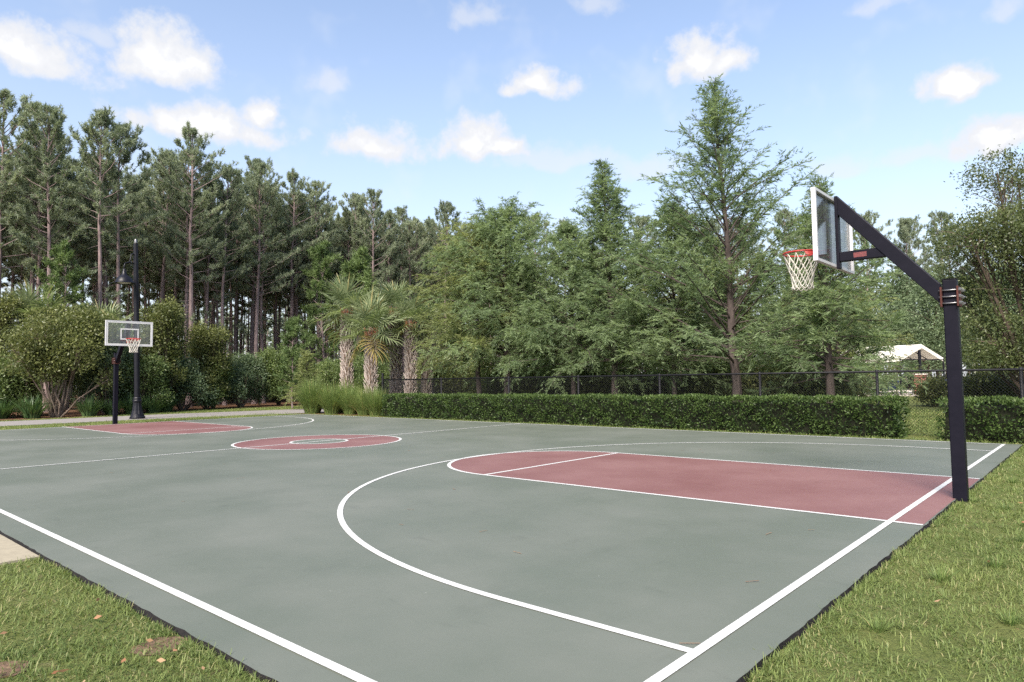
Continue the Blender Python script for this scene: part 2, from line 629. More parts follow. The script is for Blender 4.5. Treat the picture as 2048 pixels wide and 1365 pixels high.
gE = random.Random(3)
cor = [(CX0, CY0), (CX1, CY0), (CX1, CY1), (CX0, CY1)]
outline = []
for i in range(4):
    outline += rough_edge(cor[i], cor[(i + 1) % 4], 260 if i % 2 == 0 else 170, gE, .007)
mb = MB()
n = len(outline)
low = []
for i, (x, y) in enumerate(outline):
    ox = .012 * (1 if x > CX1 - .05 else -1 if x < CX0 + .05 else 0)
    oy = .012 * (1 if y > CY1 - .05 else -1 if y < CY0 + .05 else 0)
    low.append((x + ox * gE.uniform(.4, 1.7), y + oy * gE.uniform(.4, 1.7)))
mb.add([(x, y, 0.0) for x, y in outline], [tuple(range(n))])
mb.cur = 1
mb.add([(x, y, 0.0) for x, y in outline] + [(x, y, -.028 + gE.uniform(-.012, .012)) for x, y in low] + [(x, y, -.12) for x, y in low],
       [(i, n + i, n + (i + 1) % n, (i + 1) % n) for i in range(n)] + [(n + i, 2 * n + i, 2 * n + (i + 1) % n, n + (i + 1) % n) for i in range(n)])
court = structure(mb.build('court', ['court_green', 'asphalt_edge']))

KW, LW = 1.83, .06
LEN, FT, R3, C3 = 25.21, 5.40, 5.90, 1.30


def arc(cx, cy, r, a0, a1, n):
    return [(cx + r * math.cos(a0 + (a1 - a0) * i / (n - 1)), cy + r * math.sin(a0 + (a1 - a0) * i / (n - 1))) for i in range(n)]


for end in (0, 1):
    def T(p):
        return p if end == 0 else (-LEN - p[0], -p[1])
    e0 = CX1 - .012
    lane = [(e0, -KW), (e0, KW)] + arc(-FT, 0, KW, PI / 2, 3 * PI / 2, 49)
    MB().sheet([T(p) for p in lane], .002).build('lane_paint', 'court_red', court)
    for s in (-1, 1):
        MB().strip([T((e0, s * KW)), T((-FT - LW / 2, s * KW))], LW, .0042).build('lane_line', 'line_white', court)
    MB().strip([T((-FT, -KW + LW / 2 + .001)), T((-FT, KW - LW / 2 - .001))], LW, .0042).build('free_throw_line', 'line_white', court)
    MB().strip([T(p) for p in arc(-FT - LW / 2 - .001, 0, KW, PI / 2, 3 * PI / 2, 61)], LW, .0046).build('free_throw_arc', 'line_white', court)
    p3 = [(-LW / 2 - .001, R3)] + arc(-C3, 0, R3, PI / 2, 3 * PI / 2, 97) + [(-LW / 2 - .001, -R3)]
    MB().strip([T(p) for p in p3], LW, .0052).build('three_point_line', 'line_white', court)
    MB().strip([T((0, -7.19 + LW / 2 + .001)), T((0, 7.37))] if end == 0 else [(-LEN, -7.15), (-LEN, 7.34)], LW, .0058).build('baseline', 'line_white', court)
MB().strip([(LW / 2, -7.19), (-LEN - LW / 2, -7.19)], LW, .0064).build('sideline', 'line_white', court)
MB().strip([(LW / 2, 7.38), (-LEN - LW / 2, 7.38)], LW, .0064).build('sideline', 'line_white', court)
hx = -LEN / 2
MB().sheet(arc(hx, 0, 1.90, 0, 2 * PI * 71 / 72, 72), .002).build('centre_circle_paint', 'court_red', court)
MB().sheet(arc(hx, 0, .64, 0, 2 * PI * 47 / 48, 48), .0035).build('inner_circle_paint', 'court_green', court)
MB().strip(arc(hx, 0, 1.92, 0, 2 * PI * 95 / 96, 96), LW, .005, True).build('centre_circle_line', 'line_white', court)
MB().strip(arc(hx, 0, .65, 0, 2 * PI * 63 / 64, 64), LW, .005, True).build('inner_circle_line', 'line_white', court)
MB().strip([(hx, -7.16), (hx, 7.35)], LW, .0058).build('halfway_line', 'line_white', court)

# ------------------------------------------------------------------ basketball hoops
def build_hoop(label, loc, rz, top):
    t_ = thing('basketball_hoop', label, 'basketball hoop', loc, rz, group='basketball hoops at the two ends of the court')
    s = .07
    p = MB().box((-s, -s, -.3), (s, s, top)).build('pole', 'post_steel', t_, bevel=.012)
    MB().box((-s - .004, -s - .004, top + .001), (s + .004, s + .004, top + .008)).build('pole_cap', 'post_steel', p)
    zc = 2.29
    for sx in (-1, 1):
        x0, x1 = (s + .001, s + .02) if sx > 0 else (-s - .02, -s - .001)
        pl = MB().box((x0, -.115, zc - .115), (x1, .115, zc + .115)).build('clamp_plate', 'rust_red', t_, bevel=.004)
        if sx > 0:
            for dz in (-.075, 0, .075):
                for sy in (-1, 1):
                    MB().tube([(x1 + .001, sy * .09, zc + dz), (x1 + .024, sy * .09, zc + dz)], .019, 6).build('nut', 'bolt_zinc', pl)
    for dz in (-.075, 0, .075):
        for sy in (-1, 1):
            MB().tube([(-s - .035, sy * .09, zc + dz), (s + .06, sy * .09, zc + dz)], .009, 8).build('bolt', 'bolt_zinc', t_, True)
    # slanting arm from the clamp up to the back of the board
    A, B = Vector((-s - .021, 0, 2.33)), Vector((-1.165, 0, 3.565))
    d = (B - A).normalized()
    nz = Vector((-d.z, 0, d.x)) * -1
    h, wd = .078, .062
    v = []
    for base, cut in ((A, A.x), (B, B.x)):
        for q in (-1, 1):
            p0 = base + nz * h * q
            p0 = p0 + d * ((cut - p0.x) / d.x)
            for y in (-wd, wd):
                v.append((p0.x, y, p0.z))
    MB().add(v, [(0, 1, 3, 2), (4, 6, 7, 5), (0, 4, 5, 1), (2, 3, 7, 6), (0, 2, 6, 4), (1, 5, 7, 3)]).build('arm', 'post_steel', t_, bevel=.008)
    br = MB()
    z0, z1 = 2.845, 2.965
    xa = A.x + (z0 + .02 - A.z) / d.z * d.x
    br.box((-1.163, -.05, z0), (xa - .06, .05, z1))
    br = br.build('brace', 'post_steel', t_, bevel=.006)
    MB().box((-1.0, -.0515, z0 + .03), (-.85, -.0502, z1 - .03)).build('sticker', 'sticker_red', br)
    MB().box((-1.203, -.05, 2.76), (-1.1655, .05, 3.69)).build('upright_bracket', 'post_steel', t_, bevel=.005)
    # backboard: front face at -1.257, back at -1.205
    xf, xb, hw, b0, b1 = -1.257, -1.2055, .77, 2.78, 3.665
    fr_ = MB()
    e = .034
    fr_.box((xf, -hw, b0), (xb, -hw + e, b1)).box((xf, hw - e, b0), (xb, hw, b1))
    fr_.box((xf, -hw + e, b0), (xb, hw - e, b0 + e)).box((xf, -hw + e, b1 - e), (xb, hw - e, b1))
    bb = fr_.build('backboard_frame', 'board_frame', t_)
    gp = MB().box((xf + .008, -hw + e, b0 + e), (xf + .018, hw - e, b1 - e)).build('glass_pane', 'board_glass', t_)
    bw = .045
    bo = MB()
    for (ya, yb_, za, zb) in ((-hw + e, hw - e, b0 + e, b0 + e + bw), (-hw + e, hw - e, b1 - e - bw, b1 - e),
                              (-hw + e, -hw + e + bw, b0 + e + bw, b1 - e - bw), (hw - e - bw, hw - e, b0 + e + bw, b1 - e - bw)):
        bo.box((xf + .003, ya, za), (xf + .0068, yb_, zb))
    bo.build('border_stripe', 'board_white', gp)
    ts = MB()
    ty, t0, t1 = .30, 3.0, 3.40
    for (ya, yb_, za, zb) in ((-ty, ty, t0, t0 + bw), (-ty, ty, t1 - bw, t1), (-ty, -ty + bw, t0 + bw, t1 - bw), (ty - bw, ty, t0 + bw, t1 - bw)):
        ts.box((xf + .003, ya, za), (xf + .0068, yb_, zb))
    ts.build('target_square', 'board_white', gp)
    # rim, plate, net
    RX, RZ, RR = -1.637, 3.02, .2286
    rim = MB().torus((RX, 0, RZ), RR, .0115, 48, 10).build('rim', 'rim_red', t_, True)
    pl = MB().box((xf - .012, -.10, RZ - .13), (xf - .001, .10, RZ + .02))
    pl.box((RX + RR + .004, -.075, RZ - .016), (xf - .012, .075, RZ - .005))
    for y in (-.07, .07):
        pl.tube([(xf - .012, y, RZ - .12), (RX + RR * .93, y, RZ - .012)], .008, 6)
    skirt = [(RX + (RR + .002) * math.cos(a), (RR + .002) * math.sin(a)) for a in np.linspace(-1.15, 1.15, 15)]
    pl.add([(x, y, RZ - .004) for x, y in skirt] + [(x + .03, y, RZ - .055) for x, y in skirt], [(i, i + 1, 16 + i, 15 + i) for i in range(14)])
    pl.build('rim_mount', 'rim_red', rim)
    hk = MB()
    net = MB()
    nn, rows = 12, 6
    rad = [RR - .002, RR * .83, RR * .70, RR * .61, RR * .56, RR * .56]
    zz = [0, -.115, -.205, -.29, -.365, -.43]
    gN = random.Random(2)
    node = {}
    for k in range(rows):
        for i in range(nn):
            a = 2 * PI * (i + .5 * (k % 2)) / nn + gN.uniform(-.03, .03) * (k > 0)
            r = rad[k] + gN.uniform(-.006, .006) * (k > 0)
            node[k, i] = Vector((RX + r * math.cos(a), r * math.sin(a), RZ - .02 + zz[k] + gN.uniform(-.008, .008) * (k > 0)))
    for i in range(nn):
        q = node[0, i]
        hk.tube([q + Vector((0, 0, .012)), q, q + Vector((0, 0, -.008))], .004, 5)
    for k in range(rows - 1):
        for i in range(nn):
            for j in ((i, i + 1) if k % 2 == 0 else (i, i + 1)):
                a = node[k, i] if k % 2 == 0 else node[k, i]
                b_ = node[k + 1, (i if j == i else i - 1) % nn] if k % 2 == 0 else node[k + 1, j % nn]
                mid = (a + b_) / 2 + Vector((0, 0, -.008))
                mid.x += (RX - mid.x) * .03
                net.tube([a, mid, b_], .0062, 5, False)
    for k in range(1, rows):
        for i in range(nn):
            q = node[k, i]
            net.tube([q + Vector((0, 0, .012)), q, q + Vector((0, 0, -.012))], [.006, .011, .006], 6)
    for i in range(nn):
        a, b_ = node[rows - 1, i], node[rows - 1, (i + 1) % nn]
        net.tube([a, (a + b_) / 2 + Vector((0, 0, -.03)), b_], .0062, 5, False)
    hk.build('net_hooks', 'rim_red', rim)['kind'] = 'stuff'
    net.build('net', 'net_cord', t_, True)
    return t_


build_hoop('near basketball hoop on a black square pole at the grass edge, seen from behind', (.317, .007, 0), 0, 2.49)
build_hoop('far basketball hoop facing the camera in front of the lamp post', (-25.56, -.16, 0), PI, 2.58)

# ------------------------------------------------------------------ street lamp
def build_lamp():
    t_ = thing('street_lamp', 'tall black street lamp with a bell shade behind the far hoop', 'street lamp', (-29.25, 1.92, -.05), 0, tilt=(R_(1.5), 0))
    MB().lathe([(0, 0), (.30, 0), (.30, .10), (.27, .14), (.25, .22), (.235, .24, 1), (.20, .38, 1), (.165, .6, 1), (.155, .72, 1), (.17, .74),
                (.175, .80), (.15, .84), (.155, .90), (.135, .94), (0, .95)], 24, flute=.09).build('fluted_base', 'lamp_metal', t_)
    MB().lathe([(.115, .93), (.112, 3.0), (.10, 5.2), (.088, 7.45), (.088, 7.47), (0, 7.47)], 20).build('pole', 'lamp_metal', t_, True)
    MB().lathe([(0, 7.47), (.06, 7.475), (.075, 7.52), (.05, 7.57), (.062, 7.61), (.03, 7.67), (0, 7.68)], 14).build('finial', 'bolt_zinc', t_, True)
    a = MB()
    ux, uy = .35, -.94
    L_ = .56
    pts = []
    for s, z in ((.08, 6.98), (.14, 7.02), (.22, 6.98), (.24, 6.85), (.30, 6.66), (.42, 6.60), (.52, 6.56), (L_, 6.44), (L_, 6.28)):
        pts.append((ux * s, uy * s, z))
    a.tube(pts, [.03, .028, .026, .024, .024, .024, .026, .028, .03], 8)
    a.tube([(ux * .08, uy * .08, 6.6), (ux * .26, uy * .26, 6.62), (ux * .42, uy * .42, 6.6)], .022, 8)
    a.build('arm', 'lamp_metal', t_, True)
    c = (ux * L_, uy * L_, 0)
    sh = MB().lathe([(0, 6.33), (.04, 6.33), (.06, 6.30), (.055, 6.24), (.085, 6.2), (.085, 6.13), (.11, 6.10), (.13, 6.05), (.22, 5.99), (.29, 5.91), (.335, 5.80), (.345, 5.765),
                     (.40, 5.745), (.405, 5.72), (.37, 5.715), (.33, 5.74), (.27, 5.88), (.12, 5.98), (0, 6.0)], 32, c).build('lamp_shade', 'lamp_metal', t_, True)
    MB().lathe([(0, 5.70), (.12, 5.705), (.24, 5.73), (.29, 5.77), (.26, 5.80), (0, 5.81)], 24, c).build('lens', 'lamp_lens', sh, True)


build_lamp()

# ------------------------------------------------------------------ chain-link fence
def build_fence():
    t_ = thing('chain_link_fence', 'black chain-link fence with a round top rail running behind the hedges', 'fence', (-22.1, 9.25, -.05))
    ox, oy = 22.1, -9.25
    H = 1.56
    xs = [-18.35, -14.75, -11.65, -8.62, -5.55, -2.65, .19, 3.1, 6.1]
    post = MB().lathe([(.034, 0), (.034, H - .03), (0, H - .025)], 12).mesh('post', 'fence_vinyl', True)
    cap = MB().lathe([(.037, H - .05), (.04, H - .03), (.04, H + .015), (.02, H + .03), (0, H + .034)], 12).mesh('post_cap', 'fence_vinyl', True)
    for x in xs:
        q = link('post', post, t_, (x + ox, 0, 0))
        link('post_cap', cap, q)
    cp = MB().lathe([(.05, 0), (.05, 1.78), (.045, 1.82), (0, 1.84)], 14).build('corner_post', 'fence_vinyl', t_, True)
    for y in (2.9, 5.8):
        link('post', post, t_, (0, y, 0))
    MB().tube([(.05, 0, H - .02), (28.2, 0, H - .02)], .026, 10).build('top_rail', 'fence_vinyl', t_, True)
    MB().tube([(0, .05, H - .02), (0, 5.8, H - .02)], .026, 10).build('top_rail', 'fence_vinyl', t_, True)

    def wires(length, name):
        sp, r = .072, .0026
        mb = MB()
        h = H - .05
        segs = []
        k = -h
        while k < length:
            for sgn in (1, -1):
                x0, x1 = (k, k + h) if sgn > 0 else (k + h, k)
                z0, z1 = .02, h
                pa, pb = [x0, z0], [x1, z1]
                # clip to the run
                def at(x):
                    return z0 + (z1 - z0) * (x - x0) / (x1 - x0)
                xl, xh = max(0, min(x0, x1)), min(length, max(x0, x1))
                if xh - xl > .05:
                    segs.append((xl, at(xl), xh, at(xh), sgn))
            k += sp
        for (xa, za, xb, zb, sg) in segs:
            y = .0025 * sg - .035
            mb.tube([(xa, y, za), (xb, y, zb)], r, 3, False)
        return mb.mesh(name, 'fence_wire')
    link('wire_mesh', wires(28.2, 'wire_mesh'), t_)['kind'] = 'stuff'
    link('wire_mesh', wires(5.8, 'wire_mesh'), t_, rot=(0, 0, PI / 2))['kind'] = 'stuff'
    MB().tube([(0, -.035, .04), (28.2, -.035, .04)], .003, 4).build('tension_wire', 'fence_wire', t_)


build_fence()

# ------------------------------------------------------------------ hedges
def build_hedge(label, x0, x1, y0, y1, h, seed, dens=1500, ragged=0.0):
    g = np.random.default_rng(seed)
    t_ = thing('hedge', label, 'hedge', ((x0 + x1) / 2, (y0 + y1) / 2, -.05), group='clipped hedges along the fence')
    lx, ly = (x1 - x0) / 2, (y1 - y0) / 2
    areas = [2 * lx * h, 2 * lx * h * .5, 2 * lx * 2 * ly, 2 * ly * h, 2 * ly * h]
    ph = g.uniform(0, 6, 8)

    def lump(a, b_):
        return .035 * np.sin(a * 2.1 + ph[0]) + .03 * np.sin(a * 5.3 + b_ * 3 + ph[1]) + .03 * np.sin(a * 9.7 - b_ * 7 + ph[2]) + .02 * np.sin(b_ * 11 + ph[3])
    Ps, Ns = [], []
    for fi, A in enumerate(areas):
        n = int(A * dens)
        a, b_ = g.uniform(-1, 1, n), g.uniform(0, 1, n)
        dep = np.abs(g.normal(0, .055, n)) - .02
        if fi == 0:
            P = np.stack([a * lx, -ly - lump(a * lx, b_ * h) + dep, b_ * h], 1); Nn = (0, -1, .1)
        elif fi == 1:
            P = np.stack([a * lx, ly + lump(a * lx, b_ * h) - dep, b_ * h], 1); Nn = (0, 1, .1)
        elif fi == 2:
            P = np.stack([a * lx, (b_ * 2 - 1) * ly, h + lump(a * lx, b_ * ly) * .5 - dep], 1); Nn = (0, 0, 1)
        else:
            s = -1 if fi == 3 else 1
            P = np.stack([s * (lx + lump(a * ly, b_ * h) - dep), a * ly, b_ * h], 1); Nn = (s, 0, .1)
        Ps.append(P)
        Ns.append(np.tile(Nn, (n, 1)))
    P = np.concatenate(Ps)
    Nn = np.concatenate(Ns)
    # sparse foot: fewer leaves low down
    keep = g.uniform(size=len(P)) < np.clip(.6 + P[:, 2] / h * 2.2, 0, 1)
    cl = np.sin(P[:, 0] * 13 + ph[4]) * np.sin(P[:, 2] * 15 + ph[5] + P[:, 0] * 3) + np.sin(P[:, 0] * 5 + P[:, 2] * 8 + ph[6])
    keep &= g.uniform(size=len(P)) < np.clip(.8 + cl * .35, .15, 1)
    if ragged:
        end = np.clip((P[:, 0] + lx) / .6, 0, 1)
        keep &= g.uniform(size=len(P)) < end * .8 + .2
    P, Nn, cl = P[keep], Nn[keep], cl[keep]
    P[:, 1] = P[:, 1]
    n = len(P)
    D = unit(Nn * .8 + rand_dirs(g, n) * .9 + np.array([0, 0, .35]))
    V = leaves(P, D, g.uniform(.045, .095, n), g.uniform(.022, .042, n), g)
    tint = g.beta(1.6, 2.6, n) + cl * .10 + (g.uniform(size=n) < .07) * .35 + (Nn[:, 2] > .5) * .25  # top-face leaves tinted lighter: light from above put into their colour
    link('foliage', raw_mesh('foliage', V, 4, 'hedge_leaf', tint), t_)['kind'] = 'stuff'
    # twiggy core
    mb = MB()
    nx, nz = max(4, int(lx * 2 / .25)), 4
    c = .13
    prof = [(-ly + c, .06), (-ly + c, h * .5), (-ly + c + .02, h - c), (ly - c - .02, h - c), (ly - c, h * .5), (ly - c, .06)]
    vs_, fs_ = [], []
    gg = random.Random(seed)
    for i in range(nx + 1):
        x = -lx + c + (2 * lx - 2 * c) * i / nx
        for (y, z) in prof:
            vs_.append((x + gg.uniform(-.05, .05), y + gg.uniform(-.06, .03) * (1 if y < 0 else -1), z + gg.uniform(-.04, .02)))
    m_ = len(prof)
    for i in range(nx):
        for k in range(m_ - 1):
            fs_.append((i * m_ + k, (i + 1) * m_ + k, (i + 1) * m_ + k + 1, i * m_ + k + 1))
    fs_ += [tuple(range(m_)), tuple(range(nx * m_, nx * m_ + m_))[::-1]]
    mb.add(vs_, fs_)
    k = -lx + .2
    while k < lx - .2:
        mb.tube([(k, -ly * .3 + gg.uniform(-.1, .1), 0), (k + gg.uniform(-.08, .08), -ly * .5, h * .3)], .014, 5, False)
        k += .45
    mb.build('branches', 'hedge_twig', t_)
    return t_


build_hedge('long clipped dark green hedge beyond the far sideline', -20.7, -1.98, 8.12, 8.92, .90, 4, 1500)
build_hedge('shorter ragged hedge right of the gap, behind the near hoop pole', -1.25, 3.6, 8.05, 8.95, .88, 9, 1300, 1)

# ------------------------------------------------------------------ tree makers (local meshes)
def wander(g, H, n, amp, lean=(0, 0)):
    p, x, y = [], 0.0, 0.0
    for i in range(n):
        s = i / (n - 1)
        p.append(Vector((x + lean[0] * s ** 1.3, y + lean[1] * s ** 1.3, H * s)))
        x += g.normal(0, amp)
        y += g.normal(0, amp)
    return p


def along(path, z):
    for a, b_ in zip(path, path[1:]):
        if a.z <= z <= b_.z:
            return a.lerp(b_, (z - a.z) / max(1e-6, b_.z - a.z))
    return path[-1].copy()


def make_pine(seed, H=20.0, r0=.17, crown=.5, spread=2.3, nb=46, tufts=12, mat='pine_needles', nl=.30, stubs=True, per=22):
    g = np.random.default_rng(seed)
    tr_ = wander(g, H, 9, .06)
    tm = MB()
    tm.tube([p - Vector((0, 0, .3 if i == 0 else 0)) for i, p in enumerate(tr_)], [r0 * (1.15 if i == 0 else (1 - .88 * i / 8)) for i in range(9)], 8, False)
    TP, TD, TT = [], [], []
    zc = H * (1 - crown)
    for i in range(nb):
        s = (i + g.uniform()) / nb
        z = zc + (H - zc) * s ** .9
        base = along(tr_, z)
        prof = (.55 + .55 * math.sin(PI * min(1, .18 + s * .62))) * (1 - s ** 5) + .10
        ln = spread * prof * g.uniform(.55, 1.15)
        a = i * 2.4 + g.uniform(-.6, .6)
        e0 = R_(5 + 50 * s + g.uniform(-15, 15))
        d = Vector((math.cos(a) * math.cos(e0), math.sin(a) * math.cos(e0), math.sin(e0)))
        pts = [base]
        for k in range(3):
            d = (d + Vector((g.normal(0, .12), g.normal(0, .12), .16 + g.normal(0, .08)))).normalized()
            pts.append(pts[-1] + d * ln / 3)
        tm.tube(pts, [.028 + .012 * (1 - s), .022, .014, .006], 4, False)
        ct = g.beta(2, 2)
        nt_ = max(3, int(tufts * (.5 + prof)))
        for q in range(nt_):
            u = g.uniform(.35, 1.0) ** .8
            idx = min(2, int(u * 3))
            p = pts[idx].lerp(pts[idx + 1], u * 3 - idx)
            off = rand_dirs(g, 1)[0] * g.uniform(.05, .55) * (1 - .3 * u)
            off[2] = abs(off[2]) * .6
            tip = np.array(p) + off
            TP.append(tip)
            dd = np.array(d) * .5 + off * .6 + np.array([0, 0, .55])
            TD.append(dd / np.linalg.norm(dd))
            TT.append(np.clip(ct * .6 + g.uniform(0, .4), 0, 1))
            if q % 3 == 0:
                tm.tube([p, Vector(tip)], [.009, .005], 3, False)
    if stubs:
        for i in range(14):
            z = g.uniform(H * .25, zc + 1)
            b_ = along(tr_, z)
            a = g.uniform(0, 6.3)
            l_ = g.uniform(.3, 1.3)
            tm.tube([b_, b_ + Vector((math.cos(a) * l_, math.sin(a) * l_, g.uniform(-.3, .25)))], [.018, .005], 3, False)
        for i in range(int(g.integers(2, 6))):       # small live sprays below the crown
            z = g.uniform(zc * .55, zc)
            b_ = np.array(along(tr_, z))
            a = g.uniform(0, 6.3)
            for q in range(5):
                o_ = np.array([math.cos(a), math.sin(a), .1]) * g.uniform(.5, 1.4) + g.normal(0, .2, 3)
                TP.append(b_ + o_)
                TD.append(unit(o_ + np.array([0, 0, .5])))
                TT.append(g.uniform(.2, .7))
    TP, TD, TT = np.array(TP), np.array(TD), np.array(TT)
    n = len(TP)
    P = np.repeat(TP, per, 0)
    u = g.uniform(-.16, .16, (n * per, 1))
    Dn = np.repeat(TD, per, 0)
    P = P + Dn * u
    D = unit(Dn * .65 + rand_dirs(g, n * per) * .85)
    V = needles(P, D, g.uniform(nl * .6, nl, n * per), .05, g)
    return tm.mesh('trunk', 'pine_bark'), raw_mesh('crown', V, 3, mat, np.repeat(TT, per) + g.normal(0, .1, n * per))


def make_cypress(seed, H, R, zb=1.6, limbs=110, lean=(0, 0), power=.75, bulge=0.0, mat='cypress_leaf', dens=1.0, r0=.14, droop=.5, asc=12, vary=.3, thin_top=0.0):
    g = np.random.default_rng(seed)
    tr_ = wander(g, H, 10, .035, lean)
    tm = MB()
    tm.tube([p - Vector((0, 0, .2 if i == 0 else 0)) for i, p in enumerate(tr_)], [r0 * (1.35 if i == 0 else (1 - .93 * i / 9)) for i in range(10)], 9, False)
    LP, LD, LL, LT = [], [], [], []
    up_ = np.array([0, 0, 1.0])
    for i in range(limbs):
        s = (i + g.uniform()) / limbs
        z = zb + (H - zb) * (s ** 1.05) * .985
        base = along(tr_, z)
        prof = (1 - s) ** power * (1 - bulge) + bulge * math.sin(PI * min(1, .3 + .7 * s)) ** .8
        ln = max(.22, R * prof * g.uniform(.9 - vary, .9 + vary))
        a = i * 2.39996 + g.uniform(-.4, .4)
        e0 = R_(asc + (58 - asc) * s + g.uniform(-22, 24))
        d = Vector((math.cos(a) * math.cos(e0), math.sin(a) * math.cos(e0), math.sin(e0)))
        pts = [base]
        for k in range(5):
            d = (d + Vector((g.normal(0, .07), g.normal(0, .07), -.07 * droop * (1.4 - s)))).normalized()
            pts.append(pts[-1] + d * ln / 5)
        rr = .012 + .016 * ln / R
        tm.tube(pts, [rr * 1.3, rr, rr * .8, rr * .6, rr * .4, .003], 4, False)
        lt = g.beta(2.2, 2.2)
        nb = int(4 + ln * 9 * dens * (1 - thin_top * s))
        for q in range(nb):
            u = g.uniform(.16, 1.0) ** .75
            idx = min(4, int(u * 5))
            p = np.array(pts[idx].lerp(pts[idx + 1], u * 5 - idx))
            ld = np.array(d)
            side = unit(np.cross(ld, up_)) * (1 if q % 2 else -1)
            bd = unit(ld * g.uniform(.2, .9) + side * g.uniform(.1, .9) + up_ * g.uniform(-.45, .75) + g.normal(0, .18, 3))
            bl = g.uniform(.25, .75) * (.55 + .45 * min(1, ln / 1.5))
            if q % 4 == 0:
                tm.tube([Vector(p), Vector(p + bd * bl * .8)], [.006, .002], 3, False)
            nlv = int(bl * 46)
            w_ = g.uniform(0, 1, nlv)
            dr = np.stack([np.zeros(nlv), np.zeros(nlv), -(w_ ** 2) * bl * .55 * droop], 1)
            LP.append(p + bd * (w_ * bl)[:, None] + dr)
            bs = unit(np.cross(bd, up_ + g.normal(0, .2, 3)))
            sg = np.where(g.uniform(size=nlv) < .5, 1, -1)[:, None]
            LD.append(unit(bd * .75 + bs * sg * .8 - up_ * g.uniform(.0, .75 * droop, (nlv, 1)) + g.normal(0, .22, (nlv, 3))))
            LL.append(g.uniform(.09, .19, nlv))
            LT.append(np.clip(lt * .65 + g.uniform(0, .25) + (u - .5) * .25 + g.normal(0, .08, nlv), 0, 1))
    P, D, Ln, T_ = np.concatenate(LP), np.concatenate(LD), np.concatenate(LL), np.concatenate(LT)
    V = leaves(P, D, Ln, Ln * g.uniform(.12, .19, len(P)), g)
    return tm.mesh('trunk', 'cypress_bark'), raw_mesh('crown', V, 4, mat, T_)


def make_broad(seed, lobes, ncl, leaf=(.06, .1), per=9, cl_r=.16, stems=None, bark='brown_bark', mat='bush_leaf', shell=.5, r0=.06, up_bias=.25, ratio=.42):
    """Lobes (x, y, z, rx, ry, rz); stems from the ground to every lobe."""
    g = np.random.default_rng(seed)
    tm = MB()
    lob = np.array(lobes, float)
    ar = (lob[:, 3] * lob[:, 5]) ** 1.0
    pick = g.choice(len(lob), ncl, p=ar / ar.sum())
    d = rand_dirs(g, ncl)
    bumps = [(rand_dirs(g, 7), g.uniform(.75, 1.25, 7)) for _ in lob]
    rad = np.empty(ncl)
    for k in range(len(lob)):
        mk = pick == k
        bd, bv = bumps[k]
        wts = np.exp(6 * (d[mk] @ bd.T))
        rad[mk] = (wts * bv).sum(1) / wts.sum(1)
    rr = rad * (shell + (1 - shell) * g.uniform(0, 1, ncl) ** .6)
    C = lob[pick, :3] + d * lob[pick, 3:6] * rr[:, None]
    ok = C[:, 2] > .12
    C, d, pick = C[ok], d[ok], pick[ok]
    ncl = len(C)
    ltint = g.uniform(-.12, .12, len(lob))
    ct = g.beta(2, 2.2, ncl) * .75 + .12 + ltint[pick] + d[:, 2] * .08
    P = np.repeat(C, per, 0) + g.normal(0, cl_r * .55, (ncl * per, 3))
    D = unit(np.repeat(d, per, 0) * .55 + rand_dirs(g, ncl * per) * .9 + np.array([0, 0, up_bias]))
    Ln = g.uniform(leaf[0], leaf[1], ncl * per)
    V = leaves(P, D, Ln, Ln * ratio * g.uniform(.8, 1.2, ncl * per), g)
    T_ = np.repeat(ct, per) + g.normal(0, .1, ncl * per)
    if stems is None:
        stems = [(0, 0)]
    for k, lb in enumerate(lob):
        s0 = stems[k % len(stems)]
        c = Vector(lb[:3])
        b0 = Vector((s0[0], s0[1], -.1))
        mid = b0.lerp(c, .45) + Vector((g.normal(0, .12), g.normal(0, .12), .1))
        q1 = b0.lerp(mid, .5) + Vector((g.normal(0, .06), g.normal(0, .06), 0))
        tm.tube([b0, q1, mid, c], [r0, r0 * .85, r0 * .65, r0 * .3], 6, False)
        idx = np.where(pick == k)[0][:16]
        for j in idx:
            e = Vector(C[j])
            m1 = mid.lerp(c, g.uniform(.2, 1))
            tm.tube([m1, m1.lerp(e, .5) + Vector((0, 0, .06)), e], [r0 * .25, r0 * .15, .003], 3, False)
    return tm.mesh('trunk', bark), raw_mesh('crown', V, 4, mat, T_)


def plant_tree(meshes, name, label, cat, loc, rz=0, scale=1, group=None, tilt=(0, 0)):
    t_ = thing(name, label, cat, (loc[0], loc[1], -.05), rz, scale, group, tilt)
    link('trunk', meshes[0], t_)
    link('crown', meshes[1], t_)
    return t_


# ------------------------------------------------------------------ pines
PINES = [make_pine(100 + k, H=[20, 19, 21, 18.5, 20.5, 19.5, 20, 18][k], crown=[.52, .46, .56, .50, .32, .40, .30, .33][k],
                   spread=[3.0, 2.6, 3.3, 2.7, 2.9, 2.4, 3.3, 2.6][k], r0=[.21, .19, .23, .18, .20, .19, .22, .17][k],
                   nb=[48, 42, 54, 42, 46, 40, 56, 44][k]) for k in range(8)]
gp_ = random.Random(21)
edge = [(-49, -16), (-46, -4), (-43.5, 0), (-40.8, 3), (-40, 5), (-40.7, 9.6), (-44.0, 16.8), (-44.6, 23.4), (-44, 31), (-43, 39.6), (-43, 46)]


def edge_x(y):
    for (xa, ya), (xb, yb) in zip(edge, edge[1:]):
        if ya <= y <= yb:
            return xa + (xb - xa) * (y - ya) / (yb - ya)
    return edge[0][0] if y < edge[0][1] else edge[-1][0] + (y - 46) * -.5


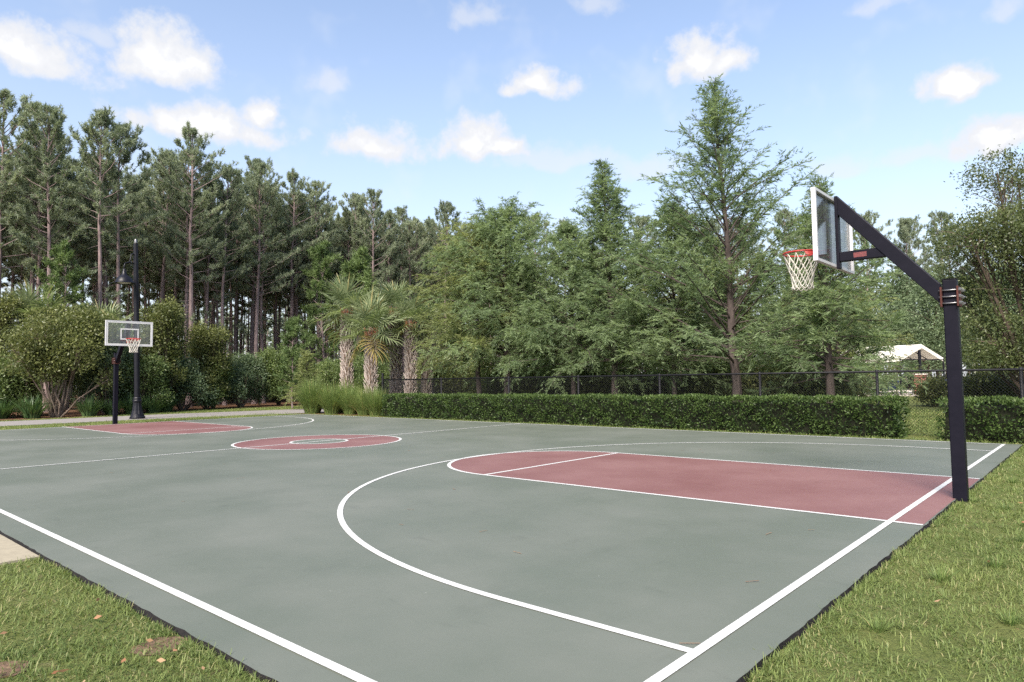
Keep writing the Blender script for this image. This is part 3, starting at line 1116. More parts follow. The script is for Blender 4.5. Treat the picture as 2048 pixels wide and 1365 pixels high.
FRONT = [  # the pines one can pick out along the edge: x, y, variant, height, label
    (-43.6, -.2, 2, 17.6, 'tall pine cut by the left edge of the photo'),
    (-42.1, 1.85, 0, 16.7, 'broad dense pine above the two bushy palms at the left'),
    (-40.4, 4.0, 5, 16.7, 'pine with a sparse forked top left of the lamp post'),
    (-41.4, 5.1, 1, 16.4, 'slim pine with a bare purple trunk just left of the lamp post'),
    (-41.3, 9.2, 2, 17.4, 'rounded tall pine standing above its neighbours right of the lamp post'),
    (-42.6, 12.1, 3, 15.9, 'pine with a dense low crown right of the rounded tall one'),
    (-44.5, 15.9, 3, 15.7, 'short pine above the bare trunks left of the palms'),
    (-44.9, 20.7, 0, 17.1, 'broad pine straight above the tallest palm'),
    (-44.0, 25.5, 2, 17.1, 'broad pine above the gap between palms and cypress'),
    (-43.3, 32.8, 5, 17.5, 'lone sparse pine top at the left shoulder of the wide cypress'),
]
spots = []
for x, y, v, h, lb in FRONT:
    spots.append((x, y))
    hb = [20, 19, 21, 18.5, 20.5, 19.5, 20, 18][v]
    plant_tree(PINES[v], 'pine_tree', lb, 'pine tree', (x, y), gp_.uniform(0, 6), h / hb, 'pines of the woods')
tries = 0
while len(spots) < 272 and tries < 9000:
    tries += 1
    y = gp_.uniform(-15, 60)
    dep = gp_.uniform(0, 1) ** 1.1 * 29
    x = edge_x(y) - .3 - dep
    # keep to the wedge the photograph and a step aside can show
    a_ = math.atan2(y - CAM.y, x - CAM.x)
    if not (R_(133) < a_ < R_(174)):
        continue
    if min(((x - q[0]) ** 2 + (y - q[1]) ** 2) for q in spots) < (1.35 + dep * .015) ** 2:
        continue
    spots.append((x, y))
    v = gp_.randrange(4) if dep < 9 else gp_.choice((4, 5, 6, 7, 1))
    sc_ = gp_.uniform(.72, .87)
    front = dep < 2.6
    zone = ('left of the far hoop' if a_ > R_(162.3) else 'straight behind the far hoop and the lamp post' if a_ > R_(158.8) else
            'between the lamp post and the palms' if a_ > R_(148.5) else 'behind the palms and the wide cypress')
    row = 'front' if front else 'rear'
    plant_tree(PINES[v], 'pine_tree', ('slender pine along the front edge of the woods, ' if front else 'slender pine deep inside the woods, ') + zone,
               'pine tree', (x, y), gp_.uniform(0, 6.28), sc_, f'{row} pines of the woods {zone}', (R_(gp_.uniform(-1.2, 1.2)), R_(gp_.uniform(-1.2, 1.2))))
# pines seen over and between the cypresses
for (x, y, v, h) in [(-39.5, 41, 1, 17), (-37.5, 43.5, 3, 16.5), (-36, 47, 5, 16.5), (-33, 50, 7, 17), (-30, 52, 0, 18), (-27.5, 55, 3, 17), (-24, 52, 1, 16), (-21, 56, 5, 17),
                     (-18, 58, 4, 16), (-15, 60, 7, 16), (-21, 66, 2, 17.5), (-12.5, 64, 0, 16), (-10, 68, 3, 17), (-8.5, 62, 5, 14.5), (-5, 66, 1, 16), (-3, 70, 4, 17),
                     (-29, 66, 6, 18), (-34, 62, 2, 19), (-25, 72, 4, 18), (-14, 74, 1, 18)]:
    hb = [20, 19, 21, 18.5, 20.5, 19.5, 20, 18][v]
    plant_tree(PINES[v], 'pine_tree', 'distant pine rising behind the cypress row', 'pine tree', (x, y), gp_.uniform(0, 6.28), h / hb, 'distant pines behind the cypresses')

YP = make_pine(140, 9.5, .09, .85, 1.5, 44, 9, 'young_needles', .3, False)
YP2 = make_pine(141, 6.5, .07, .8, 1.2, 36, 9, 'young_needles', .3, False)
plant_tree(YP, 'young_pine', 'bright green young pine in front of the trunks at left', 'pine tree', (-39.6, 2.0), 0, .93)
plant_tree(YP, 'young_pine', 'bluish young pine rising behind the tallest palm', 'pine tree', (-41.2, 19.0), 1, 1.2)
plant_tree(YP2, 'young_pine', 'thin young pine between the tallest palm and the cypress', 'pine tree', (-41.1, 21.8), 2, 1.7)
plant_tree(YP2, 'young_pine', 'small pine sapling low between the trunks left of the palms', 'pine tree', (-33.0, 11.4), 3, .75)

# far woods that close the horizon
def far_woods():
    g = np.random.default_rng(77)
    Ps, Ts = [], []
    mb = MB()
    for i in range(300):
        a = R_(70 + 118 * (i + g.uniform()) / 300)
        r = g.uniform(92, 130)
        x, y = CAM.x + r * math.cos(a), CAM.y + r * math.sin(a)
        if a > R_(134) and r < 100:
            r += 20
        h = g.uniform(10, 15.5) * (.95 if a > R_(134) else 1)
        zz_ = g.uniform(.05, 1, 60) ** .8 * h
        w_ = (1.2 + 1.5 * (1 - (zz_ / h) ** 2)) * g.uniform(.2, 1, 60)
        th = g.uniform(0, 6.3, 60)
        Ps.append(np.stack([x + w_ * np.cos(th), y + w_ * np.sin(th), zz_], 1))
        Ts.append(np.clip(g.uniform(.1, .5) + g.normal(0, .15, 60), 0, 1))
        mb.tube([(x, y, -.1), (x, y, h)], [.16, .04], 4, False)
    P = np.repeat(np.concatenate(Ps), 3, 0) + g.normal(0, .25, (300 * 180, 3))
    D = unit(rand_dirs(g, len(P)) + np.array([0, 0, .4]))
    V = leaves(P, D, g.uniform(.6, 1.1, len(P)), g.uniform(.25, .5, len(P)), g)
    t_ = thing('far_woods', 'dense far woods closing the horizon behind everything', 'woods')
    t_['kind'] = 'stuff'
    link('foliage', raw_mesh('foliage', V, 4, 'pine_needles', np.repeat(np.concatenate(Ts), 3)), t_)['kind'] = 'stuff'
    mb.build('trunks', 'pine_bark', t_)['kind'] = 'stuff'


far_woods()

# ------------------------------------------------------------------ bald cypresses behind the fence
CYP = [
    ((-17.3, 12.0), dict(seed=1, H=8.5, R=3.7, zb=2.3, limbs=150, power=.42, bulge=.6, r0=.19, droop=.9, dens=1.15), 'wide rounded bald cypress with the thickest trunk behind the long hedge'),
    ((-19.2, 12.3), dict(seed=2, H=8.1, R=3.3, zb=2.4, limbs=140, power=.42, bulge=.6, r0=.13, droop=.9, mat='cypress_leaf_gold', dens=1.1), 'yellow-green bald cypress leaning over the palms, left end of the row'),
    ((-14.1, 12.3), dict(seed=3, H=7.4, R=3.0, zb=1.9, limbs=125, power=.55, bulge=.45, r0=.11, droop=1.0, dens=1.1), 'low bald cypress with drooping sprays right of the widest one'),
    ((-11.95, 12.0), dict(seed=4, H=9.6, R=3.0, zb=1.8, limbs=160, power=.85, bulge=.10, r0=.15, droop=.6, lean=(-.25, -.2), asc=20, vary=.24), 'pointed bald cypress with a clear spire in the middle of the row'),
    ((-9.6, 12.1), dict(seed=5, H=7.4, R=2.6, zb=1.8, limbs=115, power=.6, bulge=.35, r0=.09, droop=.6), 'slight bald cypress with a thin trunk left of the tallest one'),
    ((-7.4, 12.0), dict(seed=6, H=11.3, R=3.8, zb=1.8, limbs=135, power=.85, bulge=.14, r0=.16, droop=.35, lean=(-.40, -.36), dens=.9, thin_top=.2, asc=30, vary=.5), 'tallest bald cypress, its open spire high above the row'),
    ((-4.6, 12.2), dict(seed=7, H=7.3, R=2.45, zb=1.4, limbs=120, power=.95, bulge=.22, r0=.14, droop=.5, dens=1.15, vary=.35, thin_top=.45), 'bald cypress with layered sprays below the near backboard'),
]
for (x, y), kw, lb in CYP:
    me_ = make_cypress(**kw)
    plant_tree(me_, 'bald_cypress', lb, 'cypress tree', (x, y), 0, 1, 'bald cypresses behind the fence')
# a second row, seen through the first
BACKC = make_cypress(20, 7.5, 3.0, .3, 120, power=.6, bulge=.35, r0=.12, droop=.7, mat='cypress_leaf_gold', dens=.9)
for k, (x, y, s) in enumerate([(-20.5, 17.5, .95), (-17.3, 18.6, 1.0), (-14.0, 17.8, .9), (-11.2, 18.8, 1.0), (-8.8, 18.0, .85), (-6.3, 19.0, .9), (-23.5, 20.5, 1.1)]):
    plant_tree(BACKC, 'bald_cypress', 'yellow-green bald cypress of the second row, glimpsed through the front row', 'cypress tree', (x, y), k * 1.3, s, 'second row of cypresses')

# ------------------------------------------------------------------ oak at the right, background broadleaf trees
go = random.Random(12)
OL = [(0, 0, 4.6, 2.5, 2.5, 2.1), (.5, 0, 6.5, 2.1, 2.1, 1.7), (1.6, .2, 7.6, 1.5, 1.5, 1.3), (-.9, -.2, 6.3, 1.3, 1.3, 1.1), (-1.4, -.6, 2.6, 1.5, 1.4, 1.1), (1.4, -1.0, 2.7, 1.8, 1.5, 1.2), (2.4, 0, 5.2, 1.9, 1.9, 2.0)]
for k in range(34):
    a_ = go.uniform(0, 6.28)
    h_ = go.uniform(1.8, 8.9)
    rr_ = (3.5 - 2.1 * abs(h_ - 4.6) / 4.4) * go.uniform(.55, 1.05)
    q_ = go.uniform(.55, 1.05)
    OL.append((math.cos(a_) * rr_ + .4, math.sin(a_) * rr_, h_, q_ * 1.15, q_ * 1.15, q_ * .8))
oak = make_broad(31, OL, 4400, (.07, .135), 19, .25, [(0, 0)], 'brown_bark', 'oak_leaf', .3, .10)
plant_tree(oak, 'oak_tree', 'dense broadleaf tree filling the right edge behind the near hoop', 'tree', (-.2, 20.4), .4, 1.0)
bt = make_broad(32, [(0, 0, 4.2, 2.2, 2.2, 2.2), (-1.5, .2, 3.2, 1.5, 1.5, 1.5), (1.4, -.2, 3.4, 1.6, 1.6, 1.5), (.2, 0, 6.0, 1.4, 1.4, 1.3), (-.5, -1, 2.0, 1.5, 1.5, 1.2)],
                2600, (.10, .18), 9, .3, [(0, 0)], 'brown_bark', 'bush_grey', .4, .1)
for (x, y, s, rz, lb) in [(-9.8, 60, 1.5, .3, 'grey-green broadleaf tree behind the arm of the near hoop'),
                          (-2.4, 33.0, 1.0, 1.9, 'low grey-green tree hidden behind the near pole, beyond the fence'),
                          (-12.8, 36, 1.15, 2.4, 'round broadleaf tree far behind the tallest cypress'),
                          (-18.5, 34, 1.2, .9, 'round broadleaf tree far behind the spired cypress'),
                          (-25.5, 33, 1.25, 4.1, 'broadleaf tree far behind the wide cypress'),
                          (1.8, 36, 1.1, 3.0, 'broadleaf tree behind the blue umbrella'),
                          (-15.5, 56, 1.2, 5.0, 'broadleaf tree behind the left end of the white pool pavilion'),
                          (-6.2, 60, 1.5, 1.1, 'tall broadleaf tree behind the right end of the white pool pavilion'),
                          (-12.6, 64, 1.65, 3.7, 'tallest far broadleaf tree, seen below the near backboard'),
                          (-3.2, 57, 1.4, 2.2, 'far broadleaf tree just right of the near pole')]:
    plant_tree(bt, 'broadleaf_tree', lb, 'tree', (x, y), rz, s)

# ------------------------------------------------------------------ shrubs of the left border
def bush_lobes(seed, w, h, base=.5, n=7):
    g = random.Random(seed)
    out_ = [(0, 0, base + (h - base) * .5, w * .30, w * .30, (h - base) * .38)]
    for k in range(n):
        a = g.uniform(0, 6.28)
        s = g.uniform(.2, .95)
        r = w * .44 * g.uniform(.45, 1.05) * (1.15 - s * .65)
        q = w * g.uniform(.10, .23)
        qz = q * g.uniform(.8, 1.2)
        out_.append((math.cos(a) * r, math.sin(a) * r, min(base + (h - base) * s, h * g.uniform(.9, 1.0) - qz * .9), q, q, qz))
    return out_


SHRUBS = [  # x, y, width, height, material, clusters, label, stems, bark
    (-38.6, -1.1, 2.6, 6.3, 'bush_gold', 1500, 'tall golden-green shrub at the left edge', None, 'brown_bark'),
    (-34.9, .5, 4.9, 5.2, 'bush_gold', 3800, 'big yellow-green shrub on pale branching stems left of the far hoop', [(-.25, 0), (.05, .1), (.3, -.05), (.15, -.2), (-.1, -.15)], 'pale_bark'),
    (-36.1, 2.9, 4.2, 4.6, 'bush_grey', 2800, 'grey-green shrub behind the far hoop pole', None, 'pale_bark'),
    (-36.2, 5.6, 3.0, 6.1, 'bush_gold', 2300, 'tall olive shrub right of the lamp post', None, 'brown_bark'),
    (-37.2, 8.4, 2.9, 5.2, 'bush_gold', 2100, 'golden-topped shrub in front of the bare trunks', None, 'brown_bark'),
    (-37.4, 8.9, 2.2, 3.0, 'bush_leaf', 1300, 'small dark tree with a thin pale stem below the golden-topped shrub', None, 'pale_bark'),
    (-38.2, 11.0, 3.2, 3.4, 'bush_grey', 1900, 'rounded grey shrub right of the golden-topped one', None, 'pale_bark'),
    (-38.4, 13.6, 3.4, 3.8, 'bush_leaf', 1900, 'dark green shrub left of the tall grasses', None, 'brown_bark'),
    (-36.6, 16.6, 4.6, 2.9, 'bush_leaf', 2100, 'low dark thicket behind the palms', None, 'brown_bark'),
    (-37.3, -1.2, 3.4, 3.1, 'bush_leaf', 1700, 'low dark shrub in the left corner below the golden one', None, 'brown_bark'),
    (-35.7, 4.3, 3.0, 2.9, 'bush_leaf', 1500, 'dark shrub behind the lamp post base', None, 'brown_bark'),
    (-36.6, 6.8, 2.6, 3.2, 'bush_grey', 1400, 'mid-height shrub between the olive and the golden-topped ones', None, 'brown_bark'),
    (-35.9, 19.5, 5.0, 3.4, 'bush_leaf', 1900, 'dark thicket behind the rear palms', None, 'brown_bark'),
    (-30.2, 20.5, 5.0, 3.2, 'bush_gold', 1900, 'yellow-green shrub seen through the fence near its corner', None, 'brown_bark'),
    (-4.3, 26.2, 1.6, 1.25, 'bush_gold', 500, 'small round shrub on the lawn seen through the hedge gap', None, 'brown_bark'),
    (-2.1, 22.6, 3.0, 1.35, 'bush_gold', 900, 'low spreading shrub behind the shorter hedge', None, 'brown_bark'),
]
for k, (x, y, w_, h, mt, nc, lb, stems, bark) in enumerate(SHRUBS):
    base = .75 if stems else .2
    me_ = make_broad(200 + k, bush_lobes(300 + k, w_, h, base, 22), int(nc * .62), (.09, .17), 14, .26, stems, bark, mt, .45, .05 if stems else .035)
    plant_tree(me_, 'shrub', lb, 'shrub', (x, y))
# darker undergrowth inside the wood
ug = make_broad(260, bush_lobes(360, 4.5, 2.6, .1), 1500, (.10, .18), 8, .25, None, 'brown_bark', 'bush_leaf', .4, .03)
gu = random.Random(8)
for k in range(16):
    y = -8 + k * 3.6
    plant_tree(ug, 'shrub', 'dark undergrowth shrub beneath the pines at left', 'shrub', (edge_x(y) - gu.uniform(2, 9), y), gu.uniform(0, 6), gu.uniform(.7, 1.2), 'undergrowth beneath the pines')
sc_me = make_cypress(50, 3.0, 1.0, .3, 60, power=.8, bulge=.1, r0=.04, droop=.6, dens=1.2, mat='cypress_leaf_gold')
plant_tree(sc_me, 'young_cypress', 'small pale feathery conifer left of the tall grasses', 'conifer', (-30.7, 10.9))

us = make_broad(270, bush_lobes(370, 3.6, 2.1, .1), 1300, (.09, .16), 8, .25, None, 'brown_bark', 'bush_gold', .4, .03)
for k in range(11):
    plant_tree(us, 'shrub', 'low leafy shrub in the shade behind the cypress trunks, seen through the fence', 'shrub', (-23.5 + k * 1.75, 15.2 + gu.uniform(-.6, .8)), gu.uniform(0, 6), gu.uniform(.75, 1.05), 'shaded shrubs behind the fence')

# ------------------------------------------------------------------ grass-like clumps
def make_clump(seed, n, h, spread, width, mat, stiff=1.0):
    g = np.random.default_rng(seed)
    a = g.uniform(0, 2 * PI, n)
    lean = g.uniform(.0, 1.0, n) ** .8
    r0 = spread * .18 * np.sqrt(g.uniform(0, 1, n))
    ln = h * g.uniform(.6, 1.25, n)
    ca, sa = np.cos(a), np.sin(a)
    b0 = np.stack([r0 * ca, r0 * sa, np.zeros(n)], 1)
    out_ = []
    sd = np.stack([-sa, ca, np.zeros(n)], 1)
    tw = g.uniform(-.7, .7, n)
    sd = np.stack([-np.sin(a + tw), np.cos(a + tw), np.zeros(n)], 1)
    segs = 4
    prevc = b0
    rings = []
    for k in range(segs + 1):
        s = k / segs
        hor = spread * .55 * lean * (s ** 1.5) * g.uniform(.9, 1.1, n)
        zz_ = ln * (s - .42 * lean / stiff * s ** 2.3)
        c = b0 + np.stack([hor * ca, hor * sa, np.maximum(zz_, .0)], 1)
        wv = width * (1 - s ** 2 * .95)
        rings.append((c + sd * wv / 2, c - sd * wv / 2))
    Vq = []
    for k in range(segs):
        Vq.append(np.stack([rings[k][0], rings[k][1], rings[k + 1][1], rings[k + 1][0]], 1))
    V = np.concatenate(Vq)
    tn = g.beta(2.2, 2.2, n) * .85 + (g.uniform(size=n) < .06) * .5
    return raw_mesh('blades', V, 4, mat, np.tile(tn, segs))


OG = [make_clump(400 + k, 1100, 1.5, 1.7, .02, 'tall_grass') for k in range(2)]
for k, (x, y, s, lb) in enumerate([(-26.3, 8.45, 1.12, 'leftmost tall fountain grass clump beside the path'), (-24.9, 8.55, .95, 'second tall grass clump from the path'),
                                   (-23.75, 8.75, .85, 'middle grass clump in front of the palm trunks'), (-22.6, 8.65, .85, 'grass clump below the front palm'),
                                   (-21.5, 8.45, .82, 'grass clump touching the left end of the long hedge'), (-25.3, 9.6, 1.0, 'grass clump at the back, beside the leftmost palm trunk')]):
    t_ = thing('ornamental_grass', lb, 'grass clump', (x, y, -.05), k * 1.1, s, 'tall grass clumps at the foot of the palms')
    link('blades', OG[k % 2], t_)['kind'] = 'stuff'
SP = [make_clump(420 + k, 240, 1.0, 1.5, .05, 'spiky_leaf', 1.2) for k in range(2)]
for k, (x, y, s, lb) in enumerate([(-35.6, -1.5, 1.0, 'spiky dark clump at the far left of the shrub border'), (-34.6, -.55, 1.05, 'spiky dark clump left of the pale stems'),
                                   (-34.2, 1.6, 1.0, 'spiky dark clump right of the pale stems'), (-34.4, 2.6, .8, 'small spiky clump left of the far hoop pole'),
                                   (-34.6, 3.6, 1.0, 'spiky clump between the far hoop pole and the lamp base'), (-35.0, 4.7, 1.0, 'spiky clump right of the lamp base'),
                                   (-35.6, 5.6, 1.0, 'rightmost spiky clump of the border')]):
    t_ = thing('spiky_plant', lb, 'plant', (x, y, -.05), k * 1.7, s, 'spiky clumps along the shrub border')
    link('blades', SP[k % 2], t_)['kind'] = 'stuff'

# ------------------------------------------------------------------ palms
def make_frond(seed, droop, mat):
    g = np.random.default_rng(seed)
    pet = .6
    Vq, Tn = [], []

    def quad(a, b_, c, d_, tn):
        Vq.append([a, b_, c, d_])
        Tn.append(tn)
    pts = [np.array([pet * s, 0, .12 * math.sin(s * 1.6) - droop * .10 * s * s]) for s in np.linspace(0, 1, 5)]
    for a, b_ in zip(pts, pts[1:]):
        quad(a + [0, .018, 0], a - [0, .018, 0], b_ - [0, .014, 0], b_ + [0, .014, 0], .75)
        quad(a + [0, 0, .012], a - [0, 0, .012], b_ - [0, 0, .01], b_ + [0, 0, .01], .6)
    hub = pts[-1]
    ns = 30
    for i in range(ns):
        u = (i + .5) / ns * 2 - 1
        th = u * R_(140)
        hb = hub + np.array([.42 * (1 - abs(u)) ** 1.2, 0, -.22 * droop * (1 - abs(u)) ** 2])
        d = np.array([math.cos(th), math.sin(th), .10 * abs(math.sin(th)) * 1.5])
        ln = (.70 + .34 * math.cos(th * .6)) * g.uniform(.88, 1.08)
        sd = np.array([-math.sin(th), math.cos(th), 0])
        w_ = .062
        tn = g.uniform(.2, .62) if g.uniform() > .05 else .97
        prev = (hb + sd * .008, hb - sd * .008)
        fold = g.uniform(.5, 1.4)
        for s, wk in ((.35, 1.0), (.62, .8), (.84, .45), (1.0, .08)):
            z = -droop * (.06 * s + .34 * fold * max(0, s - .5) ** 1.6)
            c = hb + d * ln * s + np.array([0, 0, z + .012 * (-1) ** i])
            cur = (c + sd * w_ * wk / 2 + np.array([0, 0, .01 * (-1) ** i]), c - sd * w_ * wk / 2)
            quad(prev[0], prev[1], cur[1], cur[0], tn)
            prev = cur
    return raw_mesh('frond', np.array(Vq), 4, mat, np.array(Tn))


FR = [make_frond(500 + k, d, 'palm_leaf') for k, d in enumerate((.9, 1.4, 1.9, 2.4))]
FRO = make_frond(510, 2.0, 'palm_leaf_old')


def make_boots(seed, h, r):
    g = random.Random(seed)
    mb = MB()
    n = int(h * 42)
    for i in range(n):
        z = h * (i + .5) / n
        a = i * 2.399 + g.uniform(-.2, .2)
        l_, w_ = g.uniform(.20, .30), g.uniform(.07, .10)
        rad = Vector((math.cos(a), math.sin(a), 0))
        tan = Vector((-math.sin(a), math.cos(a), 0))
        o = rad * r + Vector((0, 0, z))
        out_ = g.uniform(.06, .12)
        for s in (-1, 1):       # the split base: two prongs
            p0 = o + tan * w_ * .15 * s - rad * .02
            p1 = o + tan * w_ * s * .9 - rad * .02
            p2 = o + tan * w_ * s * 1.15 + rad * out_ + Vector((0, 0, l_))
            p3 = o + tan * w_ * s * .45 + rad * out_ * .8 + Vector((0, 0, l_ * .55))
            q = [p + rad * .02 for p in (p0, p1, p2, p3)]
            mb.add([p0, p1, p2, p3] + q, [(4, 5, 6, 7), (3, 2, 1, 0), (1, 2, 6, 5), (0, 4, 7, 3), (2, 3, 7, 6)])
    return mb


def build_palm(label, loc, trunk_h, seed, nfr=26, size=1.0, boots=True, r=.2):
    g = random.Random(seed)
    t_ = thing('palm_tree', label, 'palm tree', (loc[0], loc[1], -.05), g.uniform(0, 6), 1, 'palms with fan leaves')
    tr_ = MB()
    tr_.tube([(0, 0, -.1), (.02, 0, trunk_h * .5), (0, .02, trunk_h), (0, .02, trunk_h + .35)], [r * 1.05, r, r * .95, r * .5], 12)
    tk = tr_.build('trunk', 'palm_bark', t_, True)
    if boots:
        make_boots(seed, trunk_h - .25, r * .98).build('leaf_bases', 'palm_boot', tk)['kind'] = 'stuff'
        mb = make_boots(seed + 5, .45, r * .92)
        mb.v = [(x, y, z + trunk_h - .3) for x, y, z in mb.v]
        mb.build('fresh_leaf_bases', 'palm_boot_red', tk)['kind'] = 'stuff'
    for i in range(nfr):
        s = (i + .5) / nfr                      # 0 top, 1 hanging
        pit = R_(82 - 118 * s ** 1.05 + g.uniform(-10, 10))
        a = i * 2.399 + g.uniform(-.25, .25)
        old = s > .86 and g.random() < .5
        me_ = FRO if old else FR[min(3, int(s * 3.4 + g.uniform(0, .7)))]
        rot = Euler((g.uniform(-.35, .35), 0, 0)).to_matrix()
        rot = Matrix.Rotation(a, 3, 'Z') @ Matrix.Rotation(-pit, 3, 'Y') @ rot
        link('frond', me_, t_, (math.cos(a) * .06, math.sin(a) * .06, trunk_h + .15 + .2 * (1 - s)), rot.to_euler(), size * g.uniform(.9, 1.08))
    return t_


build_palm('tallest palm, leftmost of the cluster, with a thick scaly trunk', (-26.1, 10.2), 4.75, 1, 24, .86, r=.22)
build_palm('front palm with a reddish trunk top, lowest crown of the cluster', (-23.6, 9.75), 3.6, 2, 24, .9, r=.21)
build_palm('palm behind the fence corner with an upright crown', (-24.3, 11.75), 4.7, 3, 22, .84, r=.22)
build_palm('palm with its crown hidden in the cypress, fourth trunk from the left', (-22.97, 11.54), 4.0, 4, 16, .8, r=.19)
build_palm('rightmost palm trunk of the cluster, seen through the fence', (-23.2, 12.75), 4.0, 5, 14, .8, r=.19)
build_palm('blue-green palm head above the yellow-green shrub at left', (-38.6, .4), 4.6, 6, 22, 1.0, False)
build_palm('palm head rising over the shrubs left of the far backboard', (-38.3, 3.35), 4.0, 7, 20, 1.0, False)

# ------------------------------------------------------------------ pool area seen through the hedge gap
def build_pavilion():
    t_ = thing('pool_pavilion', 'white canvas gable pavilion beside the pool beyond the lawn', 'pavilion', (-8.3, 46.0, -.05), R_(0))
    # gable runs along g (width), ridge runs back-left along r
    gv = Vector((.32, .947, 0))
    rv = Vector((-.947, .32, 0))
    hw, ln, ze, za = 2.8, 6.5, 2.62, 3.6
    A0, A1 = Vector((0, 0, za)), rv * ln + Vector((0, 0, za))
    N0, N1 = -gv * hw + Vector((0, 0, ze)), -gv * hw + rv * ln + Vector((0, 0, ze))
    F0, F1 = gv * hw + Vector((0, 0, ze)), gv * hw + rv * ln + Vector((0, 0, ze))
    for a, b_, c, d_, nm in ((A0, A1, N1, N0, 'canvas_slope'), (A0, F0, F1, A1, 'canvas_slope')):
        th = Vector((0, 0, -.03))
        MB().add([a, b_, c, d_, a + th, b_ + th, c + th, d_ + th], [(0, 1, 2, 3), (7, 6, 5, 4), (0, 4, 5, 1), (1, 5, 6, 2), (2, 6, 7, 3), (3, 7, 4, 0)]).build(nm, 'canvas_white', t_)
    for a, b_ in ((N0, A0), (A0, F0), (N0, N1)):
        o = -rv * .02 if b_ is not N1 else -gv * .02
        MB().add([a + o, b_ + o, b_ + o + Vector((0, 0, -.26)), a + o + Vector((0, 0, -.26)), a, b_, b_ + Vector((0, 0, -.26)), a + Vector((0, 0, -.26))],
                 [(0, 1, 2, 3), (7, 6, 5, 4), (0, 4, 5, 1), (2, 6, 7, 3)]).build('valance', 'canvas_white', t_)
    for k in range(7):
        o = rv * (.1 + (ln - .2) * k / 6) + Vector((0, 0, -.07))
        MB().tube([N0 + o, A0 + o, F0 + o], .03, 5).build('rafter', 'black_steel', t_)
    MB().tube([N0 + Vector((0, 0, -.1)), F0 + Vector((0, 0, -.1))], .04, 5).build('tie_beam', 'black_steel', t_)
    for q in (N0, N1, F0, F1):
        MB().tube([(q.x * .97, q.y * .97, 0), (q.x * .97, q.y * .97, ze)], .06, 8).build('post', 'black_steel', t_)
    c = -gv * .3
    MB().tube([(c.x, c.y, 0), (c.x, c.y, za - .4)], .10, 8).build('main_post', 'black_steel', t_)
    MB().box((c.x - .35, c.y - .35, 0), (c.x + .35, c.y + .35, 1.45)).build('brick_pier', 'brick_red', t_)
    MB().box((c.x - .4, c.y - .4, 1.451), (c.x + .4, c.y + .4, 1.52)).build('pier_cap', 'deck_stone', t_)


build_pavilion()
structure(MB().slab([(-13, 42), (10, 44.2), (10, 70), (-13, 70)], -.1, .04).build('pool_deck', 'deck_stone'))


def build_iron_fence():
    t_ = thing('iron_fence', 'thin black picket fence around the pool deck', 'fence', (-14, 41.7, -.03), R_(5.5))
    pk = MB().box((-.008, -.008, .05), (.008, .008, 1.38)).mesh('picket', 'black_steel')
    for i in range(160):
        link('picket', pk, t_, (i * .12, 0, 0))
    for z in (.12, 1.22):
        MB().box((-.05, -.018, z), (19.2, .018, z + .035)).build('rail', 'black_steel', t_)
    ps = MB().box((-.03, -.03, 0), (.03, .03, 1.45)).mesh('post', 'black_steel')
    for i in range(9):
        link('post', ps, t_, (i * 2.4 + .06, 0, 0))


build_iron_fence()


def build_lounger(label, loc, rz):
    t_ = thing('lounge_chair', label, 'lounge chair', loc, rz, group='pool loungers')
    MB().box((-.32, -.5, .30), (.32, .75, .42)).build('seat_cushion', 'cushion_blue', t_, bevel=.02)
    mt = Matrix.Translation((0, -.5, .36)) @ Matrix.Rotation(R_(-55), 4, 'X')
    MB().box((-.32, -.75, -.06), (.32, 0, .06), mt).build('backrest', 'cushion_blue', t_, bevel=.02)
    for sx in (-.28, .28):
        for y in (-.45, .7):
            MB().tube([(sx, y, 0), (sx, y, .295)], .02, 6).build('leg', 'black_steel', t_)


build_lounger('dark blue pool lounger left of the brick pier', (-9.9, 43.6, .04), .5)
build_lounger('dark blue pool lounger right of the brick pier', (-7.3, 44.3, .04), .2)
build_lounger('dark blue pool lounger close to the near hoop pole', (-6.2, 44.8, .04), -.2)
t_ = thing('patio_umbrella', 'blue umbrella by the pool glimpsed under the broadleaf tree', 'umbrella', (-1.7, 42.6, .04))
MB().tube([(0, 0, 0), (0, 0, 2.3)], .03, 8).build('pole', 'board_frame', t_)
MB().lathe([(1.35, 1.55), (1.33, 1.75), (.7, 2.1), (.05, 2.35), (0, 2.36)], 8).build('canopy', 'umbrella_blue', t_)
MB().box((-.3, -.3, 0), (.3, .3, .08)).build('base', 'deck_stone', t_, bevel=.02)

# ------------------------------------------------------------------ lawn blades (stuff)
SOIL = [(-2.34, -7.61, .12), (-2.62, -8.28, .12), (1.05, -.75, .10)]
gs_ = random.Random(6)
for (x, y, r) in SOIL:
    ring = [(x + r * 1.15 * gs_.uniform(.7, 1.2) * math.cos(a_), y + r * 1.15 * gs_.uniform(.7, 1.2) * math.sin(a_)) for a_ in np.linspace(0, 2 * PI, 15)[:-1]]
    structure(MB().sheet(ring, -.0275).build('bare_soil', 'worn_soil'))


